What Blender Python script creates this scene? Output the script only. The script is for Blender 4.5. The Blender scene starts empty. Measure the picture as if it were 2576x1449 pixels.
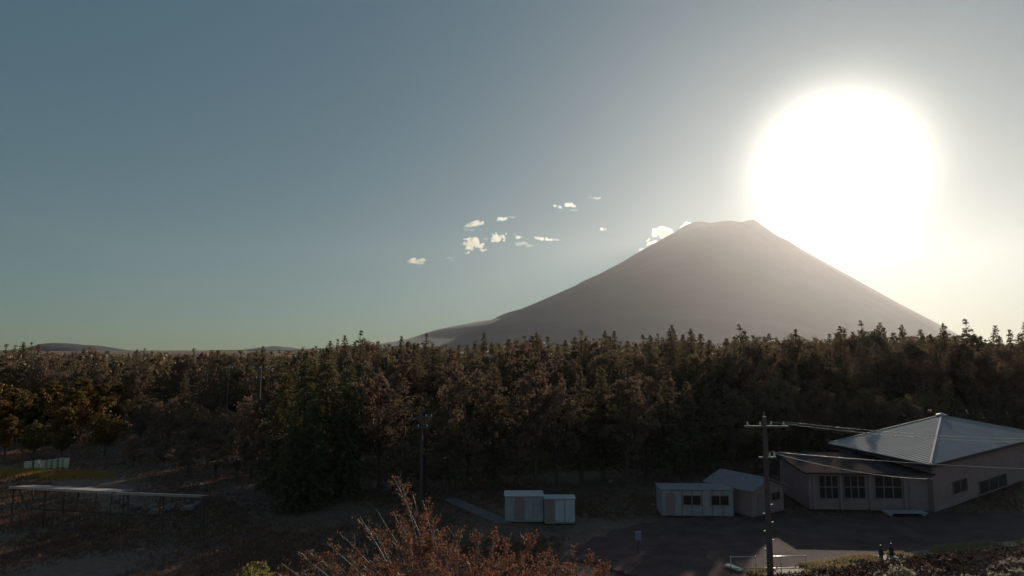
import bpy, math, random
import numpy as np
from mathutils import Vector, Matrix

random.seed(7)
rng = np.random.default_rng(7)
S = bpy.context.scene
COL = S.collection
R = math.radians

# ------------------------------------------------------------------ camera
CAMZ = 14.0
F = 1560.0                 # focal length in pixels of a 2576 x 1449 frame
CX, CY, HOR = 1288.0, 724.5, 880.0
PITCH = math.atan((HOR - CY) / F)
FWD = Vector((0, math.cos(PITCH), math.sin(PITCH)))
UP = Vector((0, -math.sin(PITCH), math.cos(PITCH)))
cam_data = bpy.data.cameras.new('camera')
cam_data.sensor_width = 36
cam_data.lens = 36 * F / 2576
cam_data.clip_start = 0.5
cam_data.clip_end = 80000
cam = bpy.data.objects.new('camera', cam_data)
cam.location = (0, 0, CAMZ)
cam.rotation_euler = (math.pi / 2 + PITCH, 0, 0)
COL.objects.link(cam)
S.camera = cam

def ray(px, py):
    return (Vector((1, 0, 0)) * ((px - CX) / F) + UP * ((CY - py) / F) + FWD)
def at(px, py, Y):
    d = ray(px, py)
    t = Y / d.y
    return Vector((d.x * t, Y, CAMZ + d.z * t))
def on(px, py, z=0.0):
    d = ray(px, py)
    t = (z - CAMZ) / d.z
    return Vector((d.x * t, d.y * t, z))
def px_of(p):
    v = Vector(p) - Vector((0, 0, CAMZ))
    w = v.dot(FWD)
    return (CX + F * v.x / w, CY - F * v.dot(UP) / w)

# ------------------------------------------------------------------ sky, sun, exposure
SUNDIR = ray(2104, 420).normalized()
SUN_EL = math.asin(SUNDIR.z)
SUN_AZ = math.atan2(SUNDIR.x, SUNDIR.y)
world = bpy.data.worlds.new('World')
S.world = world
world.use_nodes = True
wn = world.node_tree.nodes
wl = world.node_tree.links
wn.clear()
w_out = wn.new('ShaderNodeOutputWorld')
w_bg = wn.new('ShaderNodeBackground')
w_bg.inputs['Strength'].default_value = 0.10
sky = wn.new('ShaderNodeTexSky')
sky.sky_type = 'NISHITA'
sky.sun_disc = False
sky.sun_elevation = SUN_EL
sky.sun_rotation = SUN_AZ
sky.altitude = 900
sky.air_density = 1.0
sky.dust_density = 0.35
sky.ozone_density = 1.0
# the camera's cool, low-saturation rendering of the sky
hs = wn.new('ShaderNodeHueSaturation')
hs.inputs['Saturation'].default_value = 1.5
gm_ = wn.new('ShaderNodeGamma'); gm_.inputs[1].default_value = 0.40      # the camera's flat response to the sky
wl.new(sky.outputs[0], gm_.inputs[0])
wl.new(gm_.outputs[0], hs.inputs['Color'])
tint = wn.new('ShaderNodeMix'); tint.data_type = 'RGBA'; tint.blend_type = 'MULTIPLY'
tint.inputs[0].default_value = 1.0
tint.inputs[7].default_value = (0.72, 1.00, 1.01, 1)
wl.new(hs.outputs[0], tint.inputs[6])
# aureole: forward-scattered light round the sun
geo = wn.new('ShaderNodeTexCoord')
nrm = wn.new('ShaderNodeVectorMath'); nrm.operation = 'NORMALIZE'
wl.new(geo.outputs['Generated'], nrm.inputs[0])
dot = wn.new('ShaderNodeVectorMath'); dot.operation = 'DOT_PRODUCT'
dot.inputs[1].default_value = SUNDIR
wl.new(nrm.outputs[0], dot.inputs[0])
acs = wn.new('ShaderNodeMath'); acs.operation = 'ARCCOSINE'
clampd = wn.new('ShaderNodeMath'); clampd.operation = 'MINIMUM'; clampd.inputs[1].default_value = 1.0
wl.new(dot.outputs['Value'], clampd.inputs[0])
wl.new(clampd.outputs[0], acs.inputs[0])
def glow(width_deg, power, color, strength):
    # strength * exp(-(angle/width)^power) in a colour
    a = wn.new('ShaderNodeMath'); a.operation = 'DIVIDE'; a.inputs[1].default_value = R(width_deg)
    wl.new(acs.outputs[0], a.inputs[0])
    b = wn.new('ShaderNodeMath'); b.operation = 'POWER'; b.inputs[1].default_value = power
    wl.new(a.outputs[0], b.inputs[0])
    c = wn.new('ShaderNodeMath'); c.operation = 'MULTIPLY'; c.inputs[1].default_value = -1
    wl.new(b.outputs[0], c.inputs[0])
    d = wn.new('ShaderNodeMath'); d.operation = 'EXPONENT'
    wl.new(c.outputs[0], d.inputs[0])
    e = wn.new('ShaderNodeVectorMath'); e.operation = 'SCALE'
    e.inputs[0].default_value = [k * strength for k in color]
    wl.new(d.outputs[0], e.inputs['Scale'])
    return e.outputs[0]
def vadd(a, b):
    n = wn.new('ShaderNodeVectorMath'); n.operation = 'ADD'
    wl.new(a, n.inputs[0]); wl.new(b, n.inputs[1])
    return n.outputs[0]
tot = vadd(tint.outputs[2], glow(5.2, 2.6, (1.0, 0.95, 0.78), 20.0))
tot = vadd(tot, glow(11.0, 1.6, (1.0, 0.86, 0.90), 0.6))
wl.new(tot, w_bg.inputs['Color'])
wl.new(w_bg.outputs[0], w_out.inputs['Surface'])

sun_data = bpy.data.lights.new('sun', 'SUN')
sun_data.energy = 4.0
sun_data.angle = R(0.53)
sun_data.color = (1.0, 0.90, 0.74)
sun = bpy.data.objects.new('sun', sun_data)
sun.rotation_euler = Vector(SUNDIR).to_track_quat('Z', 'Y').to_euler()
COL.objects.link(sun)

S.view_settings.view_transform = 'Standard'
S.view_settings.look = 'None'
S.view_settings.gamma = 1
S.view_settings.use_curve_mapping = False
S.view_settings.exposure = 0.1
S.cycles.volume_bounces = 2

# ------------------------------------------------------------------ helpers
def link(o, parent=None):
    COL.objects.link(o)
    if parent is not None:
        o.parent = parent
    return o
def tag(o, label=None, cat=None, group=None, kind=None):
    if label: o['label'] = label
    if cat: o['category'] = cat
    if group: o['group'] = group
    if kind: o['kind'] = kind
    return o
def empty(name, loc, rz=0.0):
    o = bpy.data.objects.new(name, None)
    o.empty_display_size = 0.3
    o.location = loc
    o.rotation_euler = (0, 0, rz)
    return link(o)
def copy_tree(o, parent=None):
    c = o.copy()
    COL.objects.link(c)
    c.parent = parent
    for ch in list(o.children):
        copy_tree(ch, c)
    return c

class MB:
    """collects polygons and builds them as one mesh object"""
    def __init__(s):
        s.v = []; s.f = []
    def face_set(s, vs, fs):
        b = len(s.v)
        s.v.extend([tuple(v) for v in vs])
        s.f.extend([tuple(i + b for i in f) for f in fs])
        return s
    def box(s, c, size, rz=0.0, M=None):
        hx, hy, hz = size[0] / 2, size[1] / 2, size[2] / 2
        pts = [Vector((x, y, z)) for x in (-hx, hx) for y in (-hy, hy) for z in (-hz, hz)]
        m = M if M is not None else Matrix.Rotation(rz, 3, 'Z')
        pts = [m @ p + Vector(c) for p in pts]
        return s.face_set(pts, [(0, 1, 3, 2), (4, 6, 7, 5), (0, 4, 5, 1), (2, 3, 7, 6), (0, 2, 6, 4), (1, 5, 7, 3)])
    def bar(s, a, b, w, h):
        a, b = Vector(a), Vector(b)
        d = b - a
        m = d.to_track_quat('X', 'Z').to_matrix()
        return s.box((a + b) / 2, (d.length, w, h), M=m)
    def tube(s, pts, rad, n=8, cap=True):
        pts = [Vector(p) for p in pts]
        if not hasattr(rad, '__len__'): rad = [rad] * len(pts)
        vs = []; fs = []
        for i, p in enumerate(pts):
            d = (pts[min(i + 1, len(pts) - 1)] - pts[max(i - 1, 0)])
            q = d.to_track_quat('Z', 'Y')
            for k in range(n):
                t = 2 * math.pi * k / n
                vs.append(p + q @ Vector((math.cos(t) * rad[i], math.sin(t) * rad[i], 0)))
        for i in range(len(pts) - 1):
            for k in range(n):
                fs.append((i * n + k, i * n + (k + 1) % n, (i + 1) * n + (k + 1) % n, (i + 1) * n + k))
        if cap:
            fs.append(tuple(range(n - 1, -1, -1)))
            fs.append(tuple(range((len(pts) - 1) * n, len(pts) * n)))
        return s.face_set(vs, fs)
    def lathe(s, c, prof, n=10):
        vs = []; fs = []
        for r, z in prof:
            for k in range(n):
                t = 2 * math.pi * k / n
                vs.append(Vector(c) + Vector((math.cos(t) * r, math.sin(t) * r, z)))
        for i in range(len(prof) - 1):
            for k in range(n):
                fs.append((i * n + k, i * n + (k + 1) % n, (i + 1) * n + (k + 1) % n, (i + 1) * n + k))
        fs.append(tuple(range(n - 1, -1, -1)))
        fs.append(tuple(range((len(prof) - 1) * n, len(prof) * n)))
        return s.face_set(vs, fs)
    def prism(s, poly, z0, z1):
        n = len(poly)
        vs = [(x, y, z0) for x, y in poly] + [(x, y, z1) for x, y in poly]
        fs = [tuple(range(n - 1, -1, -1)), tuple(range(n, 2 * n))]
        fs += [(i, (i + 1) % n, n + (i + 1) % n, n + i) for i in range(n)]
        return s.face_set(vs, fs)
    def mesh(s, name, mat, smooth=False):
        me = bpy.data.meshes.new(name)
        me.from_pydata(s.v, [], s.f)
        me.materials.append(mat)
        if smooth:
            me.polygons.foreach_set('use_smooth', [True] * len(me.polygons))
        me.update()
        return me
    def build(s, name, mat, parent=None, smooth=False, loc=None):
        o = bpy.data.objects.new(name, s.mesh(name, mat, smooth))
        if loc is not None: o.location = loc
        return link(o, parent)

def np_mesh(name, verts, faces, mat, smooth=False):
    """fast mesh from arrays; faces is an (n, k) array"""
    me = bpy.data.meshes.new(name)
    n, k = faces.shape
    me.vertices.add(len(verts))
    me.vertices.foreach_set('co', np.asarray(verts, dtype=np.float32).ravel())
    me.loops.add(n * k)
    me.loops.foreach_set('vertex_index', faces.astype(np.int32).ravel())
    me.polygons.add(n)
    me.polygons.foreach_set('loop_start', np.arange(0, n * k, k, dtype=np.int32))
    me.polygons.foreach_set('loop_total', np.full(n, k, dtype=np.int32))
    if smooth:
        me.polygons.foreach_set('use_smooth', np.ones(n, dtype=bool))
    me.materials.append(mat)
    me.update(calc_edges=True)
    me.validate()
    return me

def leaf_cloud(centres, size, flat=0.0, aspect=0.6):
    """one bent leaf-shaped quad at each centre"""
    n = len(centres)
    a = rng.normal(size=(n, 3)); a[:, 2] *= (1 - flat)
    a /= np.linalg.norm(a, axis=1, keepdims=True)
    b = rng.normal(size=(n, 3))
    b -= (a * b).sum(1, keepdims=True) * a
    b /= np.linalg.norm(b, axis=1, keepdims=True)
    c = np.cross(a, b)
    s = np.asarray(size).reshape(-1, 1) * rng.uniform(0.6, 1.35, (n, 1))
    w = s * aspect
    P = np.stack([centres - a * s * 0.5,
                  centres + b * w * 0.5 + c * s * 0.10,
                  centres + a * s * 0.5,
                  centres - b * w * 0.5 + c * s * 0.10], axis=1)
    return P.reshape(-1, 3), np.arange(n * 4).reshape(n, 4)

# ------------------------------------------------------------------ materials
def new_mat(name):
    m = bpy.data.materials.new(name)
    m.use_nodes = True
    return m, m.node_tree.nodes, m.node_tree.links
def solid(name, col, rough=0.6, metal=0.0, var=0.25, scale=3.0, bump=0.0, bscale=20.0, spec=0.5):
    m, n, l = new_mat(name)
    b = n['Principled BSDF']
    b.inputs['Roughness'].default_value = rough
    b.inputs['Metallic'].default_value = metal
    b.inputs['Specular IOR Level'].default_value = spec
    tc = n.new('ShaderNodeTexCoord')
    nz = n.new('ShaderNodeTexNoise'); nz.inputs['Scale'].default_value = scale
    nz.inputs['Detail'].default_value = 6; nz.inputs['Roughness'].default_value = 0.65
    l.new(tc.outputs['Object'], nz.inputs['Vector'])
    r = n.new('ShaderNodeValToRGB')
    r.color_ramp.elements[0].position = 0.3; r.color_ramp.elements[1].position = 0.7
    r.color_ramp.elements[0].color = (*[c * (1 - var) for c in col], 1)
    r.color_ramp.elements[1].color = (*[min(1, c * (1 + var)) for c in col], 1)
    l.new(nz.outputs[0], r.inputs[0])
    l.new(r.outputs[0], b.inputs['Base Color'])
    if bump:
        nb = n.new('ShaderNodeTexNoise'); nb.inputs['Scale'].default_value = bscale; nb.inputs['Detail'].default_value = 5
        l.new(tc.outputs['Object'], nb.inputs['Vector'])
        bp = n.new('ShaderNodeBump'); bp.inputs['Strength'].default_value = bump; bp.inputs['Distance'].default_value = 0.05
        l.new(nb.outputs[0], bp.inputs['Height'])
        l.new(bp.outputs[0], b.inputs['Normal'])
    return m
def foliage(name, cols, scale=0.35, transl=0.32, rough=0.6):
    """leaf colour varies from tree to tree and from clump to clump"""
    m, n, l = new_mat(name)
    n.remove(n['Principled BSDF'])
    out = n['Material Output']
    oi = n.new('ShaderNodeObjectInfo')
    tc = n.new('ShaderNodeTexCoord')
    nz = n.new('ShaderNodeTexNoise'); nz.inputs['Scale'].default_value = scale; nz.inputs['Detail'].default_value = 5
    nz.inputs['Roughness'].default_value = 0.7
    l.new(tc.outputs['Object'], nz.inputs['Vector'])
    ad = n.new('ShaderNodeMath'); ad.operation = 'MULTIPLY_ADD'
    ad.inputs[1].default_value = 0.75
    l.new(oi.outputs['Random'], ad.inputs[0])
    sb = n.new('ShaderNodeMath'); sb.operation = 'MULTIPLY_ADD'; sb.inputs[1].default_value = 1.0; sb.inputs[2].default_value = -0.375
    l.new(nz.outputs[0], sb.inputs[0])
    l.new(sb.outputs[0], ad.inputs[2])
    r = n.new('ShaderNodeValToRGB')
    els = r.color_ramp.elements
    for i, c in enumerate(cols):
        p = i / (len(cols) - 1)
        e = els[0] if i == 0 else (els[1] if i == len(cols) - 1 else els.new(p))
        e.position = p; e.color = (*c, 1)
    l.new(ad.outputs[0], r.inputs[0])
    df = n.new('ShaderNodeBsdfDiffuse'); tr = n.new('ShaderNodeBsdfTranslucent')
    l.new(r.outputs[0], df.inputs[0]); l.new(r.outputs[0], tr.inputs[0])
    mx = n.new('ShaderNodeMixShader'); mx.inputs[0].default_value = transl
    l.new(df.outputs[0], mx.inputs[1]); l.new(tr.outputs[0], mx.inputs[2])
    gl = n.new('ShaderNodeBsdfGlossy'); gl.inputs['Roughness'].default_value = rough
    gl.inputs[0].default_value = (0.62, 0.44, 0.38, 1)
    m2 = n.new('ShaderNodeMixShader'); m2.inputs[0].default_value = 0.05
    l.new(mx.outputs[0], m2.inputs[1]); l.new(gl.outputs[0], m2.inputs[2])
    l.new(m2.outputs[0], out.inputs['Surface'])
    return m

M = {}
M['bark'] = solid('bark', (0.14, 0.09, 0.075), 0.9, var=0.4, scale=4, bump=0.6, bscale=12)
M['pale_bark'] = solid('pale_bark', (0.30, 0.27, 0.23), 0.55, var=0.4, scale=8, bump=0.4, bscale=20)
M['conifer'] = foliage('conifer_needles', [(0.19, 0.145, 0.09), (0.26, 0.15, 0.115), (0.28, 0.15, 0.12), (0.21, 0.16, 0.095)])
M['cedar'] = foliage('cedar_needles', [(0.12, 0.13, 0.06), (0.15, 0.15, 0.065), (0.18, 0.145, 0.07)])
M['broad'] = foliage('autumn_leaves', [(0.28, 0.17, 0.125), (0.30, 0.165, 0.125), (0.24, 0.17, 0.11), (0.30, 0.165, 0.125), (0.22, 0.17, 0.10)])
M['gold'] = foliage('gold_leaves', [(0.20, 0.11, 0.03), (0.26, 0.15, 0.035), (0.24, 0.09, 0.04), (0.16, 0.13, 0.04)], scale=0.6)
M['orange'] = foliage('orange_leaves', [(0.27, 0.10, 0.06), (0.36, 0.18, 0.06), (0.42, 0.24, 0.065), (0.27, 0.13, 0.07)], scale=0.9, transl=0.4)
M['lime'] = foliage('lime_leaves', [(0.22, 0.20, 0.06), (0.32, 0.27, 0.08)], scale=1.2, transl=0.45)
M['hedge'] = foliage('hedge_leaves', [(0.06, 0.045, 0.035), (0.05, 0.05, 0.03), (0.075, 0.045, 0.038)], scale=1.2)
M['pale_flower'] = foliage('pale_petals', [(0.36, 0.32, 0.22), (0.50, 0.46, 0.33)], scale=2.0, transl=0.4)
M['drygrass'] = foliage('dry_grass', [(0.45, 0.25, 0.07), (0.50, 0.32, 0.10)], scale=0.4, transl=0.4)
M['straw_blade'] = foliage('straw_blades', [(0.36, 0.27, 0.15), (0.48, 0.38, 0.22)], scale=0.8, transl=0.4)  # pale blades, sunlight put into their colour
M['grass'] = foliage('grass', [(0.18, 0.13, 0.075), (0.25, 0.135, 0.095), (0.24, 0.12, 0.09)], scale=0.15)
M['white'] = solid('white_painted_steel', (0.55, 0.52, 0.58), 0.45, var=0.12, scale=1.5)
M['dull_white'] = solid('weathered_white_panel', (0.42, 0.36, 0.38), 0.6, var=0.2, scale=1.2)
M['cream'] = solid('cream_box_paint', (0.74, 0.66, 0.47), 0.6, var=0.12)
M['wall'] = solid('hall_wall_render', (0.38, 0.235, 0.225), 0.85, var=0.15, scale=0.7, bump=0.2)
M['frame'] = solid('window_frame_metal', (0.34, 0.23, 0.23), 0.4, var=0.1)
M['glass'] = solid('dark_window_glass', (0.05, 0.03, 0.03), 0.3, var=0.1)
M['dark'] = solid('dark_opening', (0.03, 0.025, 0.022), 0.9, var=0.2)
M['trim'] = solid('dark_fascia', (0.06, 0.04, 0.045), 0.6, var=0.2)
M['roof_steel'] = solid('corrugated_roof_steel', (0.42, 0.36, 0.36), 0.85, metal=0.0, spec=0.2, var=0.14, scale=0.35)
M['cap'] = solid('ridge_cap_steel', (0.46, 0.41, 0.40), 0.6, metal=0.0, var=0.1)
M['darkroof'] = solid('dark_low_roof', (0.10, 0.07, 0.07), 1.0, spec=0.0, var=0.2)
M['concrete'] = solid('concrete', (0.34, 0.32, 0.30), 0.8, var=0.15, scale=2, bump=0.3)
M['pole'] = solid('pole_concrete', (0.13, 0.085, 0.085), 0.75, var=0.15)
M['steel'] = solid('galvanised_steel', (0.55, 0.55, 0.55), 0.28, metal=0.9, var=0.1)
M['arm'] = solid('dull_crossarm_steel', (0.14, 0.11, 0.11), 0.7, var=0.1)
M['ceramic'] = solid('white_ceramic', (0.8, 0.8, 0.78), 0.12, var=0.03)
M['wire'] = solid('bare_wire', (0.7, 0.66, 0.6), 0.25, metal=1.0, var=0.05)
M['earth_path'] = solid('trodden_path', (0.22, 0.16, 0.15), 0.9, var=0.25)
M['straw'] = solid('straw_coloured_verge', (0.26, 0.19, 0.125), 0.8, var=0.6, scale=0.9, bump=1.0, bscale=9)  # paler than the ground around, its sunlight painted in
M['hutroof'] = solid('dull_painted_sheet_roof', (0.27, 0.23, 0.25), 0.8, var=0.2, spec=0.2)
M['stone'] = solid('pale_stone', (0.22, 0.18, 0.155), 0.85, var=0.25, scale=3, bump=0.5)
M['wood'] = solid('weathered_wood', (0.10, 0.07, 0.055), 0.8, var=0.25)
M['lilac'] = solid('lilac_sign_face', (0.28, 0.24, 0.36), 0.5, var=0.06)

# ground: autumn turf, worn earth
def ground_mat():
    m, n, l = new_mat('ground_turf')
    b = n['Principled BSDF']
    b.inputs['Roughness'].default_value = 0.75
    b.inputs['Specular IOR Level'].default_value = 0.3
    tc = n.new('ShaderNodeTexCoord')
    def noise(sc, det=6, ro=0.6):
        z = n.new('ShaderNodeTexNoise'); z.inputs['Scale'].default_value = sc
        z.inputs['Detail'].default_value = det; z.inputs['Roughness'].default_value = ro
        l.new(tc.outputs['Object'], z.inputs['Vector']); return z
    a = noise(0.06); c = noise(1.3, 8, 0.7)
    r = n.new('ShaderNodeValToRGB')
    for i, (p, col) in enumerate([(0.30, (0.18, 0.125, 0.08)), (0.5, (0.25, 0.13, 0.105)), (0.7, (0.23, 0.12, 0.11))]):
        e = r.color_ramp.elements[0] if i == 0 else (r.color_ramp.elements[1] if i == 2 else r.color_ramp.elements.new(p))
        e.position = p; e.color = (*col, 1)
    l.new(a.outputs[0], r.inputs[0])
    r2 = n.new('ShaderNodeValToRGB')
    r2.color_ramp.elements[0].position = 0.3; r2.color_ramp.elements[0].color = (0.6, 0.6, 0.6, 1)
    r2.color_ramp.elements[1].position = 0.75; r2.color_ramp.elements[1].color = (1.3, 1.25, 1.2, 1)
    l.new(c.outputs[0], r2.inputs[0])
    mx = n.new('ShaderNodeMix'); mx.data_type = 'RGBA'; mx.blend_type = 'MULTIPLY'; mx.inputs[0].default_value = 1
    l.new(r.outputs[0], mx.inputs[6]); l.new(r2.outputs[0], mx.inputs[7])
    l.new(mx.outputs[2], b.inputs['Base Color'])
    bp = n.new('ShaderNodeBump'); bp.inputs['Strength'].default_value = 0.7; bp.inputs['Distance'].default_value = 0.15
    l.new(c.outputs[0], bp.inputs['Height']); l.new(bp.outputs[0], b.inputs['Normal'])
    return m
M['ground'] = ground_mat()
M['yard'] = solid('yard_gravel', (0.13, 0.078, 0.074), 0.95, var=0.35, scale=0.5, bump=0.8, bscale=6, spec=0.1)
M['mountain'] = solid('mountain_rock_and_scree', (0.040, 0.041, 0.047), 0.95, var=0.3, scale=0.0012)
M['hill'] = solid('wooded_hillside', (0.03, 0.034, 0.032), 0.95, var=0.3, scale=0.004)

# ------------------------------------------------------------------ ground
XS = np.concatenate([np.linspace(-11000, -400, 14), np.linspace(-300, 300, 90), np.linspace(400, 16000, 16)])
YS = np.concatenate([np.linspace(-2900, -200, 6), np.linspace(-100, 260, 80), np.linspace(400, 18000, 22)])
def gz(x, y):
    return -0.10 + 0.07 * math.sin(x * 0.11 + 1.3) * math.cos(y * 0.09) + 0.03 * math.sin(x * 0.41 + y * 0.33)
gv = np.array([(x, y, gz(x, y) if abs(x) < 350 and -120 < y < 300 else -0.1) for y in YS for x in XS])
nx = len(XS)
gf = np.array([(j * nx + i, j * nx + i + 1, (j + 1) * nx + i + 1, (j + 1) * nx + i)
               for j in range(len(YS) - 1) for i in range(nx - 1)])
g = link(bpy.data.objects.new('ground', np_mesh('ground', gv, gf, M['ground'], True)))
tag(g, kind='structure')

def sheet(name, pts, z, mat, n=10):
    """flat outline draped over the ground"""
    mb = MB(); mb.prism([(p.x, p.y) for p in pts], z - 0.25, z)
    o = mb.build(name, mat); tag(o, kind='structure'); return o
# the gravel yard in front of the hall, its edge wandering
yd = [(1440, 1400), (1500, 1350), (1600, 1318), (1760, 1300), (2000, 1296), (2300, 1290), (2600, 1288), (2850, 1300), (2850, 1420), (2500, 1475), (2000, 1485), (1650, 1470)]
yp = []
for (a_, b_), (c_, d_) in zip(yd, yd[1:] + yd[:1]):
    for k in range(9):
        t_ = k / 9
        p = on(a_ + (c_ - a_) * t_, b_ + (d_ - b_) * t_)
        yp.append(p + Vector((random.uniform(-.35, .35), random.uniform(-.5, .5), 0)))
sheet('yard', yp, 0.03, M['yard'])
# sunlight put into colour, a verge between the yard and the planted strip
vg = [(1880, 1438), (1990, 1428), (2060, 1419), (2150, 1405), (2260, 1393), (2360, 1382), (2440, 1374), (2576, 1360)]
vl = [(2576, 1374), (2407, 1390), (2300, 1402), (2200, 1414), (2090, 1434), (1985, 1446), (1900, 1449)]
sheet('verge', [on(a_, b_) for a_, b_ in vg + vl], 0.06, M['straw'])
# pale concrete path running down towards the yard
pA, pB = on(1112, 1257), on(1250, 1318)
sheet('path', [pA, pA + Vector((1.2, 0.6, 0)), pB + Vector((1.2, 0.5, 0)), pB], 0.06, M['earth_path'])

# ------------------------------------------------------------------ the mountain
YM = 13880.0
PROF = [(1040, 848), (1070, 838), (1100, 829), (1150, 819), (1190, 811), (1225, 807), (1245, 800), (1260, 793), (1300, 780), (1340, 765), (1380, 748),
        (1410, 735), (1440, 722), (1462, 710), (1500, 693), (1560, 662), (1600, 638), (1650, 610), (1700, 582), (1722, 568), (1738, 561), (1748, 558.5), (1757, 558), (1770, 559),
        (1782, 561), (1800, 559), (1818, 556.5), (1832, 555), (1850, 557), (1868, 558), (1880, 555), (1893, 553), (1898, 554), (1905, 560), (1925, 574), (1950, 589), (2000, 618), (2050, 646),
        (2100, 674), (2150, 702), (2200, 730), (2250, 757), (2300, 784), (2350, 811), (2400, 838), (2440, 858)]
summit_px = 1826
prof = [at(px, py, YM) for px, py in PROF]
cxm = at(summit_px, 556, YM).x
PX_ = np.array([p.x - cxm for p in prof]); PZ_ = np.array([p.z for p in prof])
def extend(r_end, z_end, r):     # concave skirt below the seen profile
    z0 = max(z_end, 60.0)
    return z0 * np.exp(-(r - r_end) / (z0 * 4.2)) - (z0 - z_end)
def prof_left(r):
    L = -PX_[0]
    return np.where(r <= L, np.interp(-r, PX_, PZ_), extend(L, PZ_[0], np.maximum(r, L)))
def prof_right(r):
    L = PX_[-1]
    return np.where(r <= L, np.interp(r, PX_, PZ_), extend(L, PZ_[-1], np.maximum(r, L)) * 1.0)
NA = 300
RR = np.concatenate([np.linspace(0, 620, 30), np.linspace(650, 3500, 90), np.linspace(3540, 10500, 60)])
A = np.linspace(0, 2 * np.pi, NA, endpoint=False)
rr, aa = np.meshgrid(RR, A, indexing='ij')
w = np.clip(0.5 + 1.1 * np.cos(aa), 0, 1)           # 1 towards +x
w = w * w * (3 - 2 * w)
rav = np.zeros_like(aa)
for k, amp, ph in [(23, 1.0, 0.3), (37, 0.7, 1.9), (61, 0.45, 4.1), (97, 0.25, 2.2)]:
    rav += amp * np.abs(np.sin(aa * k / 2 + ph + 0.0009 * rr * math.sin(ph)))
env = np.clip((rr - 500) / 900, 0, 1) * np.clip((9500 - rr) / 6000, 0, 1)
side = np.abs(np.sin(aa)) ** 0.7
xx = cxm + rr * np.cos(aa); yy = YM + rr * np.sin(aa)
core = np.clip((1300 - rr) / 700, 0, 1)
def heights():
    z = prof_left(rr) * (1 - w) + prof_right(rr) * w
    z = z - rav * 14 * env * side * (0.25 + 0.75 * side)        # ravines down the slopes
    top = np.interp(xx - cxm, PX_, PZ_) - np.clip(rr * np.abs(np.sin(aa)) - 30, 0, 2000) * 0.55
    top = top - np.where((rr < 420), (1 - (rr / 420) ** 2) * 120, 0) * np.clip(np.sin(aa) + 0.2, 0, 1)
    return z * (1 - core) + np.minimum(top, 99999) * core
tx = np.array([p[0] for p in PROF], float); ty = np.array([p[1] for p in PROF], float)
for _ in range(5):                  # settle the profile until the outline seen equals the one measured
    zz = heights()
    f_ = yy * math.cos(PITCH) + (zz - CAMZ) * math.sin(PITCH)
    ux = CX + F * xx / f_
    uy = CY - F * (-yy * math.sin(PITCH) + (zz - CAMZ) * math.cos(PITCH)) / f_
    best = np.full(len(tx), 1e9)
    for j in range(NA):
        o_ = np.argsort(ux[:, j]); best = np.minimum(best, np.interp(tx, ux[o_, j], uy[o_, j], left=1e9, right=1e9))
    d_ = best - ty
    d_ = np.where((np.abs(d_) > 200) | (np.abs(PX_) < 700), 0, d_)
    PZ_ = PZ_ + np.convolve(np.pad(d_, 1, mode='edge'), [0.2, 0.6, 0.2], 'valid') * YM / F * 0.6
zz = heights()
mv = np.stack([xx, yy, zz], -1).reshape(-1, 3)
nR = len(RR)
mf = np.array([(i * NA + j, (i + 1) * NA + j, (i + 1) * NA + (j + 1) % NA, i * NA + (j + 1) % NA) for i in range(nR - 1) for j in range(NA)])
ymask = mv[:, 1] > 17900
mv[ymask, 1] = 17900
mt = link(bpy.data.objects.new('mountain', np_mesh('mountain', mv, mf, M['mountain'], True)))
tag(mt, kind='structure')

# two low wooded hills far to the left
def hill(pxs, Y, depth, label):
    top = [at(a, b, Y) for a, b in pxs]
    n = 120
    xs = np.linspace(top[0].x, top[-1].x, n)
    hz = np.interp(xs, [t.x for t in top], [t.z for t in top])
    hz += np.array([3.0 * math.sin(x * 0.03) + 2.5 * math.sin(x * 0.071 + 1) for x in xs]) * np.clip(hz / 60, 0, 1)
    m = 24
    vs = []
    for j in range(m + 1):
        t = j / m * 2 - 1
        for i in range(n):
            vs.append((xs[i], Y + t * depth, -2 + (hz[i] + 2) * (1 - t * t) ** 0.8))
    fs = np.array([(j * n + i, j * n + i + 1, (j + 1) * n + i + 1, (j + 1) * n + i) for j in range(m) for i in range(n - 1)])
    o = link(bpy.data.objects.new('hill', np_mesh('hill', np.array(vs), fs, M['hill'], True)))
    tag(o, kind='structure')
hill([(60, 880), (95, 878), (118, 873), (135, 864), (150, 862), (175, 865), (200, 868), (235, 869), (260, 874), (285, 885), (300, 890)], 7600, 500, '')
hill([(540, 896), (580, 890), (620, 884), (645, 878), (668, 873), (700, 871), (728, 875), (752, 885), (800, 896)], 8600, 600, '')

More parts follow.
